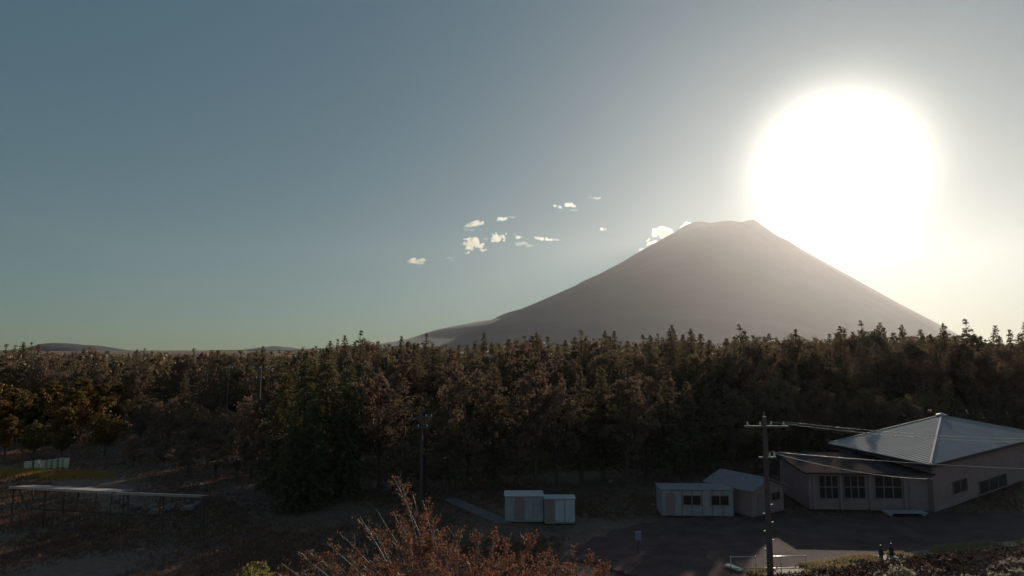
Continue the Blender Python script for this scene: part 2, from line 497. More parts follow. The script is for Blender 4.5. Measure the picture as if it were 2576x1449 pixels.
# ------------------------------------------------------------------ clouds beyond the haze
def cloud_mat(name, dens):
    m, n, l = new_mat(name)
    n.remove(n['Principled BSDF'])
    v = n.new('ShaderNodeVolumePrincipled')
    v.inputs['Color'].default_value = (1.0, 0.97, 0.88, 1)
    v.inputs['Density'].default_value = dens
    v.inputs['Anisotropy'].default_value = 0.6
    l.new(v.outputs[0], n['Material Output'].inputs['Volume'])
    return m
CL1 = cloud_mat('cloud_vapour', 0.0055)
CL2 = cloud_mat('thin_cloud_vapour', 0.0009)
YC = 21500.0
import bmesh
def cloud(puffs, mat, label, seed):
    rs = random.Random(seed)
    k = YC / F
    c0 = at(puffs[0][0], puffs[0][1], YC)
    bm = bmesh.new()
    for (px, py, rx, ry) in puffs:
        p = at(px, py, YC) - c0
        n = max(3, int(5 + rx * 0.35))
        for q in range(n):
            u = rs.uniform(-1, 1); vv = rs.gauss(0, 0.38)
            s = rs.uniform(0.28, 0.62) * (1 - 0.5 * abs(u))
            m = Matrix.Translation(p + Vector((u * rx * k, rs.uniform(-0.5, 0.5) * rx * k, vv * ry * k))) \
                @ Matrix.Rotation(rs.uniform(-0.5, 0.35), 4, 'Y') @ Matrix.Diagonal((rx * k * s * 1.1, rx * k * s, ry * k * s * 1.5, 1))
            bmesh.ops.create_icosphere(bm, subdivisions=2, radius=1.0, matrix=m)
    for v in bm.verts:
        c = v.co
        d = math.sin(c.x * 0.035 + seed) * math.cos(c.z * 0.05 + seed * 2) + 0.6 * math.sin(c.x * 0.09 + c.z * 0.08)
        v.co = c + Vector((d * 9, 0, math.sin(c.x * 0.06 + c.y * 0.03 + seed) * 9))
    me = bpy.data.meshes.new('cloud'); bm.to_mesh(me); bm.free()
    me.materials.append(mat)
    o = bpy.data.objects.new('cloud', me); o.location = c0
    link(o)
    md = o.modifiers.new('merge', 'REMESH'); md.mode = 'VOXEL'; md.voxel_size = 16
    tag(o, label, 'cloud', 'small bright clouds left of the mountain')
cloud([(1048, 654, 20, 7), (1035, 657, 12, 4), (1056, 662, 10, 5)], CL1, 'small cream cloud farthest left and lowest in the row', 1)
cloud([(1130, 650, 9, 4), (1138, 655, 6, 3)], CL2, 'tiny thin cloud between the lowest left cloud and the largest cloud', 2)
cloud([(1188, 612, 19, 12), (1178, 624, 12, 7), (1205, 618, 16, 6), (1172, 636, 10, 4), (1215, 629, 9, 4), (1180, 600, 14, 5)], CL1, 'largest ragged bright cloud in the middle of the group', 3)
cloud([(1196, 563, 20, 5), (1182, 568, 12, 4), (1207, 558, 10, 4)], CL1, 'slanting streak of cream cloud above the largest cloud', 4)
cloud([(1182, 578, 14, 4), (1172, 574, 8, 3)], CL2, 'faint wisp just under the slanting streak of cloud', 5)
cloud([(1262, 551, 15, 4), (1270, 549, 8, 3)], CL1, 'thin flat cloud right of the slanting streak', 6)
cloud([(1288, 547, 12, 3)], CL2, 'faint wisp at the right end of the thin flat cloud', 7)
cloud([(1253, 600, 17, 9), (1245, 594, 8, 9), (1267, 596, 8, 9)], CL1, 'bright puffy two horned cloud right of the largest cloud', 8)
cloud([(1222, 601, 9, 4)], CL2, 'small wisp between the largest cloud and the two horned cloud', 9)
cloud([(1301, 596, 10, 6)], CL1, 'small roundish cloud right of the two horned cloud', 10)
cloud([(1362, 599, 13, 4), (1375, 603, 13, 4), (1352, 598, 8, 3)], CL1, 'narrow cloud drooping to the right above the lower slope', 11)
cloud([(1395, 603, 18, 3)], CL2, 'faint wisp trailing off the drooping cloud', 12)
cloud([(1312, 612, 18, 6), (1330, 618, 12, 4)], CL2, 'barely visible wisp under the small roundish cloud', 13)
cloud([(1434, 516, 13, 6), (1425, 512, 8, 3), (1410, 520, 8, 4), (1397, 518, 6, 4)], CL1, 'highest cloud, broken into small bright tufts', 14)
cloud([(1495, 497, 18, 3)], CL2, 'faint wisp above and right of the highest cloud', 15)
cloud([(1442, 528, 13, 3)], CL2, 'faint wisp just under the highest cloud', 20)
cloud([(1518, 577, 9, 5)], CL1, 'tiny solitary cloud nearest the left slope', 16)
cloud([(1668, 590, 24, 16), (1655, 580, 12, 8), (1682, 582, 14, 8), (1640, 610, 12, 7), (1690, 583, 16, 6)], CL1, 'brilliant white cloud rising behind the upper left slope', 17)
cloud([(1735, 563, 16, 8), (1722, 570, 12, 5)], CL1, 'small white cloud peeping over the left shoulder of the summit', 18)
cloud([(1612, 628, 7, 6), (1606, 634, 5, 4)], CL1, 'tiny white tuft on the left slope line below the white cloud', 19)

# ------------------------------------------------------------------ haze
hz_m, hn, hl = new_mat('haze_air')
hn.remove(hn['Principled BSDF'])
hv = hn.new('ShaderNodeVolumePrincipled')
hv.inputs['Color'].default_value = (0.98, 0.94, 0.96, 1)
hv.inputs['Density'].default_value = 0.0000115
hv.inputs['Anisotropy'].default_value = 0.68
hl.new(hv.outputs[0], hn['Material Output'].inputs['Volume'])
hb = MB(); hb.box((2500, 7600, 1480), (27800, 21200, 2984))
hz = hb.build('haze', hz_m); tag(hz, kind='stuff')

# ------------------------------------------------------------------ tree meshes
def conifer_mesh(h, r, droop, n_lv, gap, seed, mat, leaf=0.26, start=0.12, dens=1.9, ragged=0.3):
    rs = np.random.default_rng(seed)
    cents = []; br = MB()
    for i in range(n_lv):
        t = start + (1 - start) * (i + rs.uniform(0, 0.6)) / n_lv
        z = h * t
        rad = r * (1 - t) ** 0.62 * rs.uniform(1 - ragged, 1 + ragged * 0.6) + 0.12
        nb = rs.integers(4, 7)
        a0 = rs.uniform(0, 6.28)
        for k in range(nb):
            if rs.random() < gap: continue
            a = a0 + 6.283 * k / nb + rs.uniform(-0.4, 0.4)
            L = rad * rs.uniform(0.6, 1.15)
            m = max(3, int(L * 11 * dens))
            u = rs.uniform(0.12, 1, m) ** 0.75
            lat = rs.normal(0, 0.16, m) * (0.3 + L * 0.32) * (1.15 - u * 0.7)
            zz_ = z - droop * L * u * u + rs.normal(0, 0.11, m) + 0.16 * L * u
            x = np.cos(a) * L * u - np.sin(a) * lat
            y = np.sin(a) * L * u + np.cos(a) * lat
            cents.append(np.stack([x, y, zz_], -1))
            if L > 0.8 and k % 2 == 0:
                br.bar((0, 0, z), (math.cos(a) * L * 0.9, math.sin(a) * L * 0.9, z - droop * L * 0.7 + 0.1 * L), 0.04, 0.04)
    tip = np.stack([rs.normal(0, 0.07, 14), rs.normal(0, 0.07, 14), h * rs.uniform(0.955, 1.0, 14)], -1)
    cents = np.concatenate(cents + [tip])
    v, f = leaf_cloud(cents, np.full(len(cents), leaf), flat=0.35, aspect=0.62)
    crown = np_mesh('crown', v, f, mat)
    tb = MB()
    zs = np.linspace(-0.4, h * 0.99, 9)
    tb.tube([(0.05 * math.sin(z * 0.7 + seed), 0.05 * math.cos(z * 0.9), z) for z in zs], [max(0.02, 0.2 * (1 - z / h) ** 0.9 + 0.015) for z in zs], 7)
    tb.v += []; b = len(tb.v)
    tb.v.extend(br.v); tb.f.extend([tuple(i + b for i in ff) for ff in br.f])
    return tb.mesh('trunk', M['bark'], False), crown

def broad_mesh(h, r, seed, mat, n=9500, leaf=0.23, spindly=False):
    rs = np.random.default_rng(seed); rp = random.Random(seed)
    tb = MB(); cents = []
    th = h * rp.uniform(0.22, 0.34)
    tb.tube([(0, 0, -0.4), (0.05, 0.03, th * 0.5), (0, 0, th)], [0.24, 0.18, 0.15], 8)
    lobes = []
    nl = rp.randint(9, 13)
    for i in range(nl):
        a = i * 2.4 + rp.uniform(-0.4, 0.4)
        e = (i + 0.5) / nl
        rad = r * (0.35 + 0.62 * math.sin(math.pi * (0.12 + 0.78 * e))) * rp.uniform(0.65, 1.0) * (0.65 if e > 0.8 else 1)
        z = th + (h - th) * (0.12 + 0.78 * e)
        c = Vector((math.cos(a) * rad * 0.72, math.sin(a) * rad * 0.72, z))
        s = rp.uniform(0.30, 0.48) * r * (0.75 if e > 0.75 else 1)
        lobes.append((c, s))
        mid = Vector((c.x * 0.45, c.y * 0.45, th + (z - th) * 0.55))
        tb.tube([(0, 0, th * 0.9), mid, c], [0.10, 0.06, 0.02], 6)
        for q in range(4):
            e2 = c + Vector((rp.uniform(-1, 1), rp.uniform(-1, 1), rp.uniform(0.1, 1.0))) * s
            tb.tube([c * 0.85 + mid * 0.15, e2], [0.025, 0.008], 4)
    per = n // nl
    for c, s in lobes:
        m = per
        d = rs.normal(size=(m, 3)); d /= np.linalg.norm(d, axis=1, keepdims=True)
        # clumps inside the lobe
        cl = rs.normal(size=(14, 3)); cl /= np.linalg.norm(cl, axis=1, keepdims=True)
        cl *= rs.uniform(0.45, 1.05, (14, 1))
        idx = rs.integers(0, 14, m)
        p = cl[idx] * s + d * rs.uniform(0.0, 0.42, (m, 1)) * s
        p[:, 2] *= 0.85
        cents.append(p + np.array(c))
    cents = np.concatenate(cents)
    v, f = leaf_cloud(cents, np.full(len(cents), leaf), aspect=0.7)
    return tb.mesh('trunk', M['bark'], False), np_mesh('crown', v, f, mat)

CON = [conifer_mesh(17, 2.9, 0.30, 40, 0.10, 11, M['conifer']),
       conifer_mesh(17, 2.4, 0.45, 44, 0.15, 12, M['conifer']),
       conifer_mesh(17, 3.2, 0.15, 34, 0.28, 13, M['conifer'], ragged=0.5),
       conifer_mesh(17, 2.1, 0.35, 46, 0.10, 14, M['conifer']),
       conifer_mesh(17, 3.4, 0.05, 30, 0.35, 15, M['conifer'], ragged=0.6),
       conifer_mesh(17, 2.7, 0.25, 38, 0.2, 16, M['conifer'], ragged=0.45)]
CED = [conifer_mesh(14, 2.6, 0.30, 44, 0.06, 21, M['cedar'], leaf=0.24, dens=2.4, start=0.04),
       conifer_mesh(14, 2.2, 0.4, 46, 0.08, 22, M['cedar'], leaf=0.24, dens=2.4, start=0.05)]
BRO = [broad_mesh(11, 3.9, 31, M['broad']), broad_mesh(11, 3.4, 32, M['broad']), broad_mesh(11, 4.3, 33, M['broad']), broad_mesh(11, 3.0, 34, M['broad'])]
GOL = [broad_mesh(8, 3.4, 41, M['gold'], leaf=0.26), broad_mesh(8, 2.9, 42, M['gold'], leaf=0.26), broad_mesh(8, 3.8, 43, M['gold'], leaf=0.26)]

def plant_tree(name, pair, loc, h, h0, label, cat, group, wide=1.0, rz=None, lean=0.0):
    s = h / h0
    t = empty(name, loc, random.uniform(0, 6.28) if rz is None else rz)
    t.scale = (s * wide, s * wide, s)
    t.rotation_euler[0] = random.uniform(-lean, lean)
    tag(t, label, cat, group)
    for nm, me in (('trunk', pair[0]), ('crown', pair[1])):
        o = bpy.data.objects.new(nm, me); link(o, t)
    return t

# forest skyline (pixel column, pixel row of the tops)
SKY = [(-60, 868), (0, 866), (60, 868), (110, 871), (150, 880), (220, 881), (300, 882), (345, 880), (400, 883), (500, 884), (560, 883), (650, 878), (740, 876), (780, 868), (850, 862),
       (900, 858), (960, 863), (1000, 860), (1050, 858), (1130, 862), (1170, 873), (1220, 855), (1280, 858), (1350, 848), (1420, 855), (1470, 846), (1520, 850), (1560, 856),
       (1620, 850), (1690, 838), (1740, 842), (1800, 856), (1860, 834), (1920, 844), (1990, 852), (2060, 850), (2110, 836), (2165, 826), (2230, 830), (2310, 836), (2370, 836),
       (2430, 838), (2480, 846), (2540, 850), (2580, 842), (2680, 840)]
PENDING = []
ORD = ['leftmost', 'second from left', 'third from left', 'fourth from left', 'fifth from left', 'sixth from left', 'seventh from left', 'eighth from left', 'ninth from left', 'tenth from left',
       'eleventh from left', 'twelfth from left', 'thirteenth from left', 'fourteenth from left', 'fifteenth from left', 'sixteenth from left', 'seventeenth from left', 'eighteenth from left', 'nineteenth from left', 'twentieth from left']
def later(o, px, phrase):
    PENDING.append((phrase, px, o))
def give_labels():
    PENDING.sort(key=lambda q: (q[0], q[1]))
    last, k = None, 0
    for phrase, px, o in PENDING:
        k = k + 1 if phrase == last else 0
        last = phrase
        o['label'] = (ORD[k] if k < len(ORD) else 'one') + ' of the ' + phrase
def skyrow(px): return float(np.interp(px, [a for a, b in SKY], [b for a, b in SKY]))
def zone(px):
    if px < 130: return 'at far left'
    if px < 330: return 'before the low hill'
    if px < 700: return 'over the three poles'
    if px < 1050: return 'left of the mountain foot'
    if px < 1480: return 'below the long left slope'
    if px < 1740: return 'below the steep left slope'
    if px < 1960: return 'below the summit'
    if px < 2250: return 'below the sun'
    return 'at far right'
NAMED = {  # prominent skyline trees: column, row of the tip, label
    908: (833, 'tall ragged conifer standing highest over the skyline left of the mountain', 2),
    1073: (840, 'sparse spreading conifer where the left slope meets the forest', 4),
    868: (846, 'bushy dark conifer just left of the tallest ragged one', 0),
    1010: (848, 'short pointed conifer between the tall ragged tree and the mountain foot', 3),
    1218: (838, 'narrow conifer poking above the canopy on the lower left slope', 3),
    1350: (835, 'domed conifer with uneven crown against the left slope', 5),
    1462: (830, 'conifer with crooked top spur against the left slope', 2),
    1522: (832, 'left one of two slim twin spires on the slope', 1),
    1545: (833, 'right one of two slim twin spires on the slope', 3),
    1690: (819, 'tall rounded cypress rising left of the summit', 0),
    1737: (826, 'pointed conifer just right of the tall rounded cypress', 5),
    1860: (818, 'clump topped pair-like conifer right below the summit', 2),
    2000: (828, 'thin spindly conifer alone in a dip of the skyline', 1),
    2112: (819, 'pointed conifer left of the broad group under the sun', 5),
    2165: (806, 'high broad conifer under the sun, left of the skyline peak', 2),
    2213: (812, 'conifer beside the high broad one, a little to its right', 0),
    2268: (817, 'conifer with soft rounded tip on the right slope', 5),
    2372: (813, 'conifer touching the end of the right slope', 5),
    2428: (804, 'tallest open crowned conifer against the bright sky at right', 2),
    2503: (820, 'pyramid shaped conifer near the right edge of the sky', 0),
    2540: (830, 'smaller pointed conifer right of the pyramid shaped one', 1),
    2578: (814, 'dark conifer cut by the right edge of the photo', 0),
    60: (862, 'first small pointed tree of the far left skyline', 1),
    345: (879, 'pair-topped conifer right of the low hill', 5),
    548: (882, 'small conifer spike above the middle utility pole', 3),
    662: (872, 'conifer in front of the second low hill', 1)}
for px, (py, lab, var) in NAMED.items():
    Y = float(np.interp(px, [0, 700, 1200, 2040, 2130, 2240, 2576], [138, 120, 104, 98, 112, 124, 128])) - 4
    top = at(px, py - 3, Y)
    plant_tree('conifer', CON[var], (top.x, Y, gz(top.x, Y)), top.z, 17, lab, 'tree', 'trees of the forest behind the grounds', wide=random.uniform(0.95, 1.15))
px = -70.0
i = 0
while px < 2680:
    Y = float(np.interp(px, [0, 700, 1200, 2040, 2130, 2240, 2576], [138, 120, 104, 98, 112, 124, 128])) + random.uniform(-3, 12)
    py = skyrow(px) + random.choice([-8, -4, 1, 5, 8]) + random.uniform(-2, 2)
    top = at(px, py, Y)
    if random.random() < 0.72:
        o = plant_tree('conifer', random.choice(CON), (top.x, Y, gz(top.x, Y)), top.z, 17,
                   None, 'tree', 'trees of the forest behind the grounds', wide=random.uniform(1.1, 1.6))
        later(o, px, 'pointed conifers of the skyline ' + zone(px))
    else:
        o = plant_tree('broadleaf_tree', random.choice(BRO), (top.x, Y, gz(top.x, Y)), top.z, 11,
                   None, 'tree', 'trees of the forest behind the grounds', wide=random.uniform(0.6, 0.85))
        later(o, px, 'round topped trees of the skyline ' + zone(px))
    px += random.uniform(17, 25)
    i += 1
# second row a little lower and nearer
px = -40.0
while px < 2660:
    Y = float(np.interp(px, [0, 600, 1000, 2000, 2240, 2576], [122, 104, 86, 88, 105, 111])) + random.uniform(-4, 4)
    py = skyrow(px) + random.uniform(14, 46)
    top = at(px, py, Y)
    if random.random() < 0.66:
        o = plant_tree('conifer', random.choice(CON), (top.x, Y, gz(top.x, Y)), top.z, 17,
                   None, 'tree', 'trees of the forest behind the grounds', wide=random.uniform(1.3, 1.7))
        later(o, px, 'conifers under the skyline ' + zone(px))
    else:
        o = plant_tree('broadleaf_tree', random.choice(BRO), (top.x, Y, gz(top.x, Y)), top.z, 11,
                   None, 'tree', 'trees of the forest behind the grounds', wide=random.uniform(0.75, 1.0))
        later(o, px, 'brown trees under the skyline ' + zone(px))
    px += random.uniform(34, 48)
# front edge of the wood
px = 640.0
while px < 2620:
    if 700 < px < 905:
        px = 905
    Y = float(np.interp(px, [640, 1000, 1300, 1700, 2000, 2576], [72, 64, 66, 70, 80, 92])) + random.uniform(-2.5, 2.5)
    py = (925 if px < 2050 else 955) + random.uniform(-15, 75)
    top = at(px, py, Y)
    z_ = 'behind the orange foreground tree' if px < 1250 else 'behind the two white sheds' if px < 1600 else 'behind the white hut and cabin' if px < 2030 else 'behind the hall with the pyramid roof'
    if random.random() < 0.7:
        o = plant_tree('broadleaf_tree', random.choice(BRO), (top.x, Y, gz(top.x, Y)), top.z, 11,
                   None, 'tree', 'trees along the front edge of the wood', wide=random.uniform(0.8, 1.0))
        later(o, px, 'reddish front row trees ' + z_)
    else:
        o = plant_tree('conifer', random.choice(CON), (top.x, Y, gz(top.x, Y)), top.z, 17,
                   None, 'tree', 'trees along the front edge of the wood', wide=random.uniform(1.5, 1.9))
        later(o, px, 'dark front row conifers ' + z_)
    px += random.uniform(44, 62)
# near green cedars left of centre
for px, py, Y, lab in [(722, 905, 64, 'dark green cedar on the left edge of the near green group'),
                       (770, 880, 62, 'tall dark green cedar in the near group left of centre'),
                       (826, 872, 63, 'tallest dark green cedar of the near group, middle of it'),
                       (880, 900, 61, 'dark green cedar at the right of the near group beside brown trees'),
                       (790, 985, 57, 'lower dense green cedar in front of the near group'),
                       (738, 1040, 56, 'lowest green cedar at the front left of the near group')]:
    top = at(px, py, Y)
    plant_tree('cedar', CED[0 if px % 4 else 1], (top.x, Y, gz(top.x, Y)), top.z, 14, lab, 'tree', 'green cedars left of centre', wide=1.25)
# gold and russet trees on the left
for px, py, Y, s, lab in [(-30, 965, 92, 1.0, 'gold tinged tree cut by the left edge above the pale boxes'),
                          (45, 968, 96, 1.1, 'russet and gold tree near the left edge'),
                          (118, 962, 100, 1.0, 'reddish tree between the two gold ones on the left'),
                          (180, 985, 92, 0.9, 'low gold bushy tree above the right end of the pale boxes'),
                          (238, 950, 98, 1.1, 'brightest yellow gold tree of the left group'),
                          (296, 958, 104, 0.9, 'pinkish brown tree at the right end of the gold group'),
                          (20, 1045, 84, 0.9, 'low gold shrub tree in front at far left'),
                          (92, 1060, 82, 0.9, 'low olive shrub tree right above the pale boxes'),
                          (270, 1040, 84, 0.9, 'low green gold shrub tree beneath the brightest gold tree'),
                          (160, 1070, 80, 0.8, 'small shrub tree behind the rightmost pale boxes')]:
    top = at(px, py, Y)
    plant_tree('autumn_tree', GOL[abs(px) % 3], (top.x, Y, gz(top.x, Y)), top.z, 8, lab, 'tree', 'gold autumn trees on the left', wide=s * 1.1)
for px, py, Y in [(360, 985, 92), (430, 1000, 88), (500, 1010, 86), (560, 1020, 84), (620, 1010, 78), (340, 1090, 76), (415, 1105, 74), (480, 1100, 72), (545, 1110, 70), (600, 1095, 70), (665, 1085, 66)]:
    top = at(px, py, Y)
    o = plant_tree('broadleaf_tree', BRO[px % 4], (top.x, Y, gz(top.x, Y)), top.z, 11,
               None, 'tree', 'dark reddish trees round the left poles', wide=1.25 if py > 1050 else 0.95)
    later(o, px, 'dark reddish trees ' + ('around the three thin poles' if py < 1050 else 'in front of the thin poles'))
give_labels()
# the deep forest behind the rows one can tell apart
m_ = 110000
yy_ = rng.uniform(128, 290, m_); xs_ = rng.uniform(-0.93, 0.93, m_) * yy_
sr_ = np.interp(CX + xs_ / yy_ * F, [a for a, b in SKY], [b for a, b in SKY])
hh_ = 14 + (880 - sr_ - 21) / F * np.minimum(yy_, 190) + 0.9 * np.sin(xs_ * 0.41 + yy_ * 0.33) + 0.8 * np.sin(xs_ * 0.17 - yy_ * 0.11)
zz_ = rng.uniform(0, 1, m_) ** 0.7 * hh_
v, f = leaf_cloud(np.stack([xs_, yy_, zz_], -1), np.full(m_, 0.95), aspect=0.8)
o = link(bpy.data.objects.new('forest', np_mesh('forest', v, f, M['conifer'])))
tag(o, 'dark depth of the forest behind the front rows', 'forest', kind='stuff')

m_ = 60000
px_ = rng.uniform(-60, 2680, m_)
y0_ = np.interp(px_, [0, 620, 700, 1000, 1300, 1700, 2000, 2576], [98, 86, 72, 70, 72, 77, 86, 97])
yy_ = y0_ + (128 - y0_) * rng.uniform(0, 1, m_) ** 1.3
xs_ = (px_ - CX) / F * yy_
zz_ = rng.uniform(0, 1, m_) * (2.6 + 1.1 * np.sin(xs_ * 0.6 + yy_ * 0.4) + 0.7 * np.sin(xs_ * 1.3))
v, f = leaf_cloud(np.stack([xs_, yy_, zz_], -1), np.full(m_, 0.42), aspect=0.7)
o = link(bpy.data.objects.new('undergrowth', np_mesh('undergrowth', v, f, M['broad'])))
tag(o, 'brown scrub filling the ground beneath the wood', 'undergrowth', kind='stuff')

# ------------------------------------------------------------------ the hall with the pyramid roof
EZ = 4.3
cN, cL, cR = on(2340, 1168, EZ), on(2085, 1115, EZ), on(2633, 1094, EZ)
cF = cL + cR - cN
apx = (cN + cF) / 2
apz = at(2390, 1045, apx.y).z
AP = Vector((apx.x, apx.y, apz))
hall = empty('hall', (apx.x, apx.y, 0))
tag(hall, 'big pale hall with ribbed metal pyramid roof and tall windows at right', 'building')
H0 = Vector(hall.location)
def corrugated(A_, B_, T_, pitch=0.42, amp=0.035):
    """triangle A-B-T covered by ribs square to the eave A-B"""
    e = (B_ - A_); L = e.length; e = e / L
    s_ap = (T_ - A_).dot(e)
    foot = A_ + e * s_ap
    up = T_ - foot; Hh = up.length; up = up / Hh
    nrm_ = e.cross(up).normalized()
    if nrm_.z < 0: nrm_ = -nrm_
    n = int(L / pitch) * 4
    vs = []; fs = []
    for i in range(n + 1):
        s = L * i / n
        lim = Hh * (s / s_ap if s < s_ap else (L - s) / (L - s_ap))
        ph = (i % 4)
        off = nrm_ * (amp if ph in (1, 2) else 0)
        b = A_ + e * s + off - up * 0.10
        t = A_ + e * s + up * lim + off
        vs += [b - H0, t - H0]
    for i in range(n):
        fs.append((2 * i, 2 * i + 2, 2 * i + 3, 2 * i + 1))
    # underside
    k = len(vs)
    vs += [A_ - H0 - Vector((0, 0, .12)), B_ - H0 - Vector((0, 0, .12)), T_ - H0 - Vector((0, 0, .12))]
    fs.append((k, k + 1, k + 2))
    return vs, fs
for a_, b_ in ((cN, cR), (cL, cN), (cF, cL), (cR, cF)):
    vs, fs = corrugated(a_, b_, AP)
    mb = MB(); mb.face_set(vs, fs); mb.build('roof_panel', M['roof_steel'], hall)
for c_ in (cN, cL, cR, cF):
    mb = MB(); mb.bar(c_ - H0 + Vector((0, 0, 0.08)), AP - H0 + Vector((0, 0, 0.06)), 0.16, 0.05); mb.build('ridge_cap', M['roof_steel'], hall)
mb = MB(); mb.lathe(AP - H0, [(0.55, 0.02), (0.5, 0.12), (0.2, 0.22), (0.05, 0.26)], 12); mb.build('roof_finial', M['cap'], hall)
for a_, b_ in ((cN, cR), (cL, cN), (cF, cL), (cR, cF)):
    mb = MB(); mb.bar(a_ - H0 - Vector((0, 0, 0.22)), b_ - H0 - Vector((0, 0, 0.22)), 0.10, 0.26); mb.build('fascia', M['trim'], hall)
cen = (cN + cF) / 2
def inset(p, k=0.92): q = cen + (p - cen) * k; return Vector((q.x, q.y, 0))
q = [inset(p) for p in (cN, cR, cF, cL)]
mb = MB(); mb.prism([((p - H0).x, (p - H0).y) for p in q], 0, EZ - 0.15)
mb.build('wall', M['wall'], hall)
def plane_hit(px, py, P0, n_):
    d = ray(px, py); o = Vector((0, 0, CAMZ))
    t = (P0 - o).dot(n_) / d.dot(n_)
    return o + d * t
def window_at(parent, base, P0, e, pxl, pxr, pyt, pyb, nxp, nyp, mf=M['frame'], gm=M['glass'], th=0.07):
    """window whose corners fall on the wall through P0 along e"""
    n_ = Vector((e.y, -e.x, 0)).normalized()
    if n_.y > 0: n_ = -n_
    cpx = (pxl + pxr) / 2
    A_ = plane_hit(pxl, (pyt + pyb) / 2, P0, n_); B_ = plane_hit(pxr, (pyt + pyb) / 2, P0, n_)
    T_ = plane_hit(cpx, pyt, P0, n_).z; Bz = plane_hit(cpx, pyb, P0, n_).z
    A_ = Vector((A_.x, A_.y, 0)); B_ = Vector((B_.x, B_.y, 0))
    L = (B_ - A_).length; ee = (B_ - A_).normalized()
    rz = math.atan2(ee.y, ee.x)
    fr = MB()
    out = n_ * 0.04
    for i in range(nxp + 1):
        c = A_ + ee * (L * i / nxp) + out
        fr.box((c.x - base.x, c.y - base.y, (T_ + Bz) / 2), (th, 0.08, T_ - Bz + th), rz)
    for j in range(nyp + 1):
        c = (A_ + B_) / 2 + out * 1.1
        fr.box((c.x - base.x, c.y - base.y, Bz + (T_ - Bz) * j / nyp), (L, 0.09, th), rz)
    fo = fr.build('window', mf, parent)
    for i in range(nxp):
        for j in range(nyp):
            c = A_ + ee * (L * (i + 0.5) / nxp) + n_ * 0.012
            pb = MB(); pb.box((c.x - base.x, c.y - base.y, Bz + (T_ - Bz) * (j + 0.5) / nyp), (L / nxp - th, 0.02, (T_ - Bz) / nyp - th), rz)
            pb.build('pane', gm, fo)
    return fo
eR = (q[1] - q[0]).normalized()
window_at(hall, H0, q[0], eR, 2396, 2432, 1206, 1240, 2, 1)
window_at(hall, H0, q[0], eR, 2462, 2532, 1200, 1234, 3, 1)
# front wing with two rows of panes
wA, wB = on(2037, 1281), on(2342, 1286)
eW = (wB - wA).normalized(); nW = Vector((-eW.y, eW.x, 0))
wz = 3.1
wing_back = 7.0
poly = [wA, wB, wB + nW * wing_back, wA + nW * wing_back]
mb = MB(); mb.prism([((p - H0).x, (p - H0).y) for p in poly], 0, wz); mb.build('wing_wall', M['wall'], hall)
mb = MB()
o_ = 0.5
rp_ = [wA - eW * o_ - nW * o_, wB + eW * o_ * 0.6 - nW * o_, wB + eW * o_ * 0.6 + nW * (wing_back + .3), wA - eW * o_ + nW * (wing_back + .3)]
zs_ = [wz + 0.02, wz + 0.02, wz + 0.55, wz + 0.55]
vs = [p - H0 + Vector((0, 0, z)) for p, z in zip(rp_, zs_)] + [p - H0 + Vector((0, 0, z + 0.14)) for p, z in zip(rp_, zs_)]
mb.face_set(vs, [(3, 2, 1, 0), (4, 5, 6, 7), (0, 1, 5, 4), (1, 2, 6, 5), (2, 3, 7, 6), (3, 0, 4, 7)])
mb.build('wing_roof', M['darkroof'], hall)
for a_, b_ in ((2060, 2108), (2122, 2176), (2200, 2268)):
    window_at(hall, H0, wA, eW, a_, b_, 1196, 1254, 3, 2)
mb = MB()
for px in (2048, 2115, 2188, 2276, 2340):
    c = plane_hit(px, 1240, wA, nW); mb2 = MB(); mb2.box((c.x - H0.x - nW.x * .06, c.y - H0.y - nW.y * .06, wz / 2), (0.22, 0.14, wz - 0.02), math.atan2(eW.y, eW.x)); mb2.build('pilaster', M['frame'], hall)
dc = plane_hit(2310, 1240, wA, nW)
mb = MB(); mb.box((dc.x - H0.x - nW.x * .03, dc.y - H0.y - nW.y * .03, 1.1), (1.5, 0.06, 2.2), math.atan2(eW.y, eW.x)); dr = mb.build('door', M['frame'], hall)
mb = MB(); mb.box((dc.x - H0.x - nW.x * .09 + .55, dc.y - H0.y - nW.y * .09, 1.05), (0.05, 0.05, 0.25)); mb.build('handle', M['steel'], dr)
sp = on(2276, 1297)
st = MB(); st.box((0, 0, 0.26), (3.4, 1.0, 0.06)).box((-1.4, 0, 0.13), (0.3, 0.9, 0.2)).box((1.4, 0, 0.13), (0.3, 0.9, 0.2))
o = st.build('bench', M['dull_white'], loc=(sp.x, sp.y, 0.05)); tag(o, 'long low pale bench lying in front of the hall windows', 'bench')

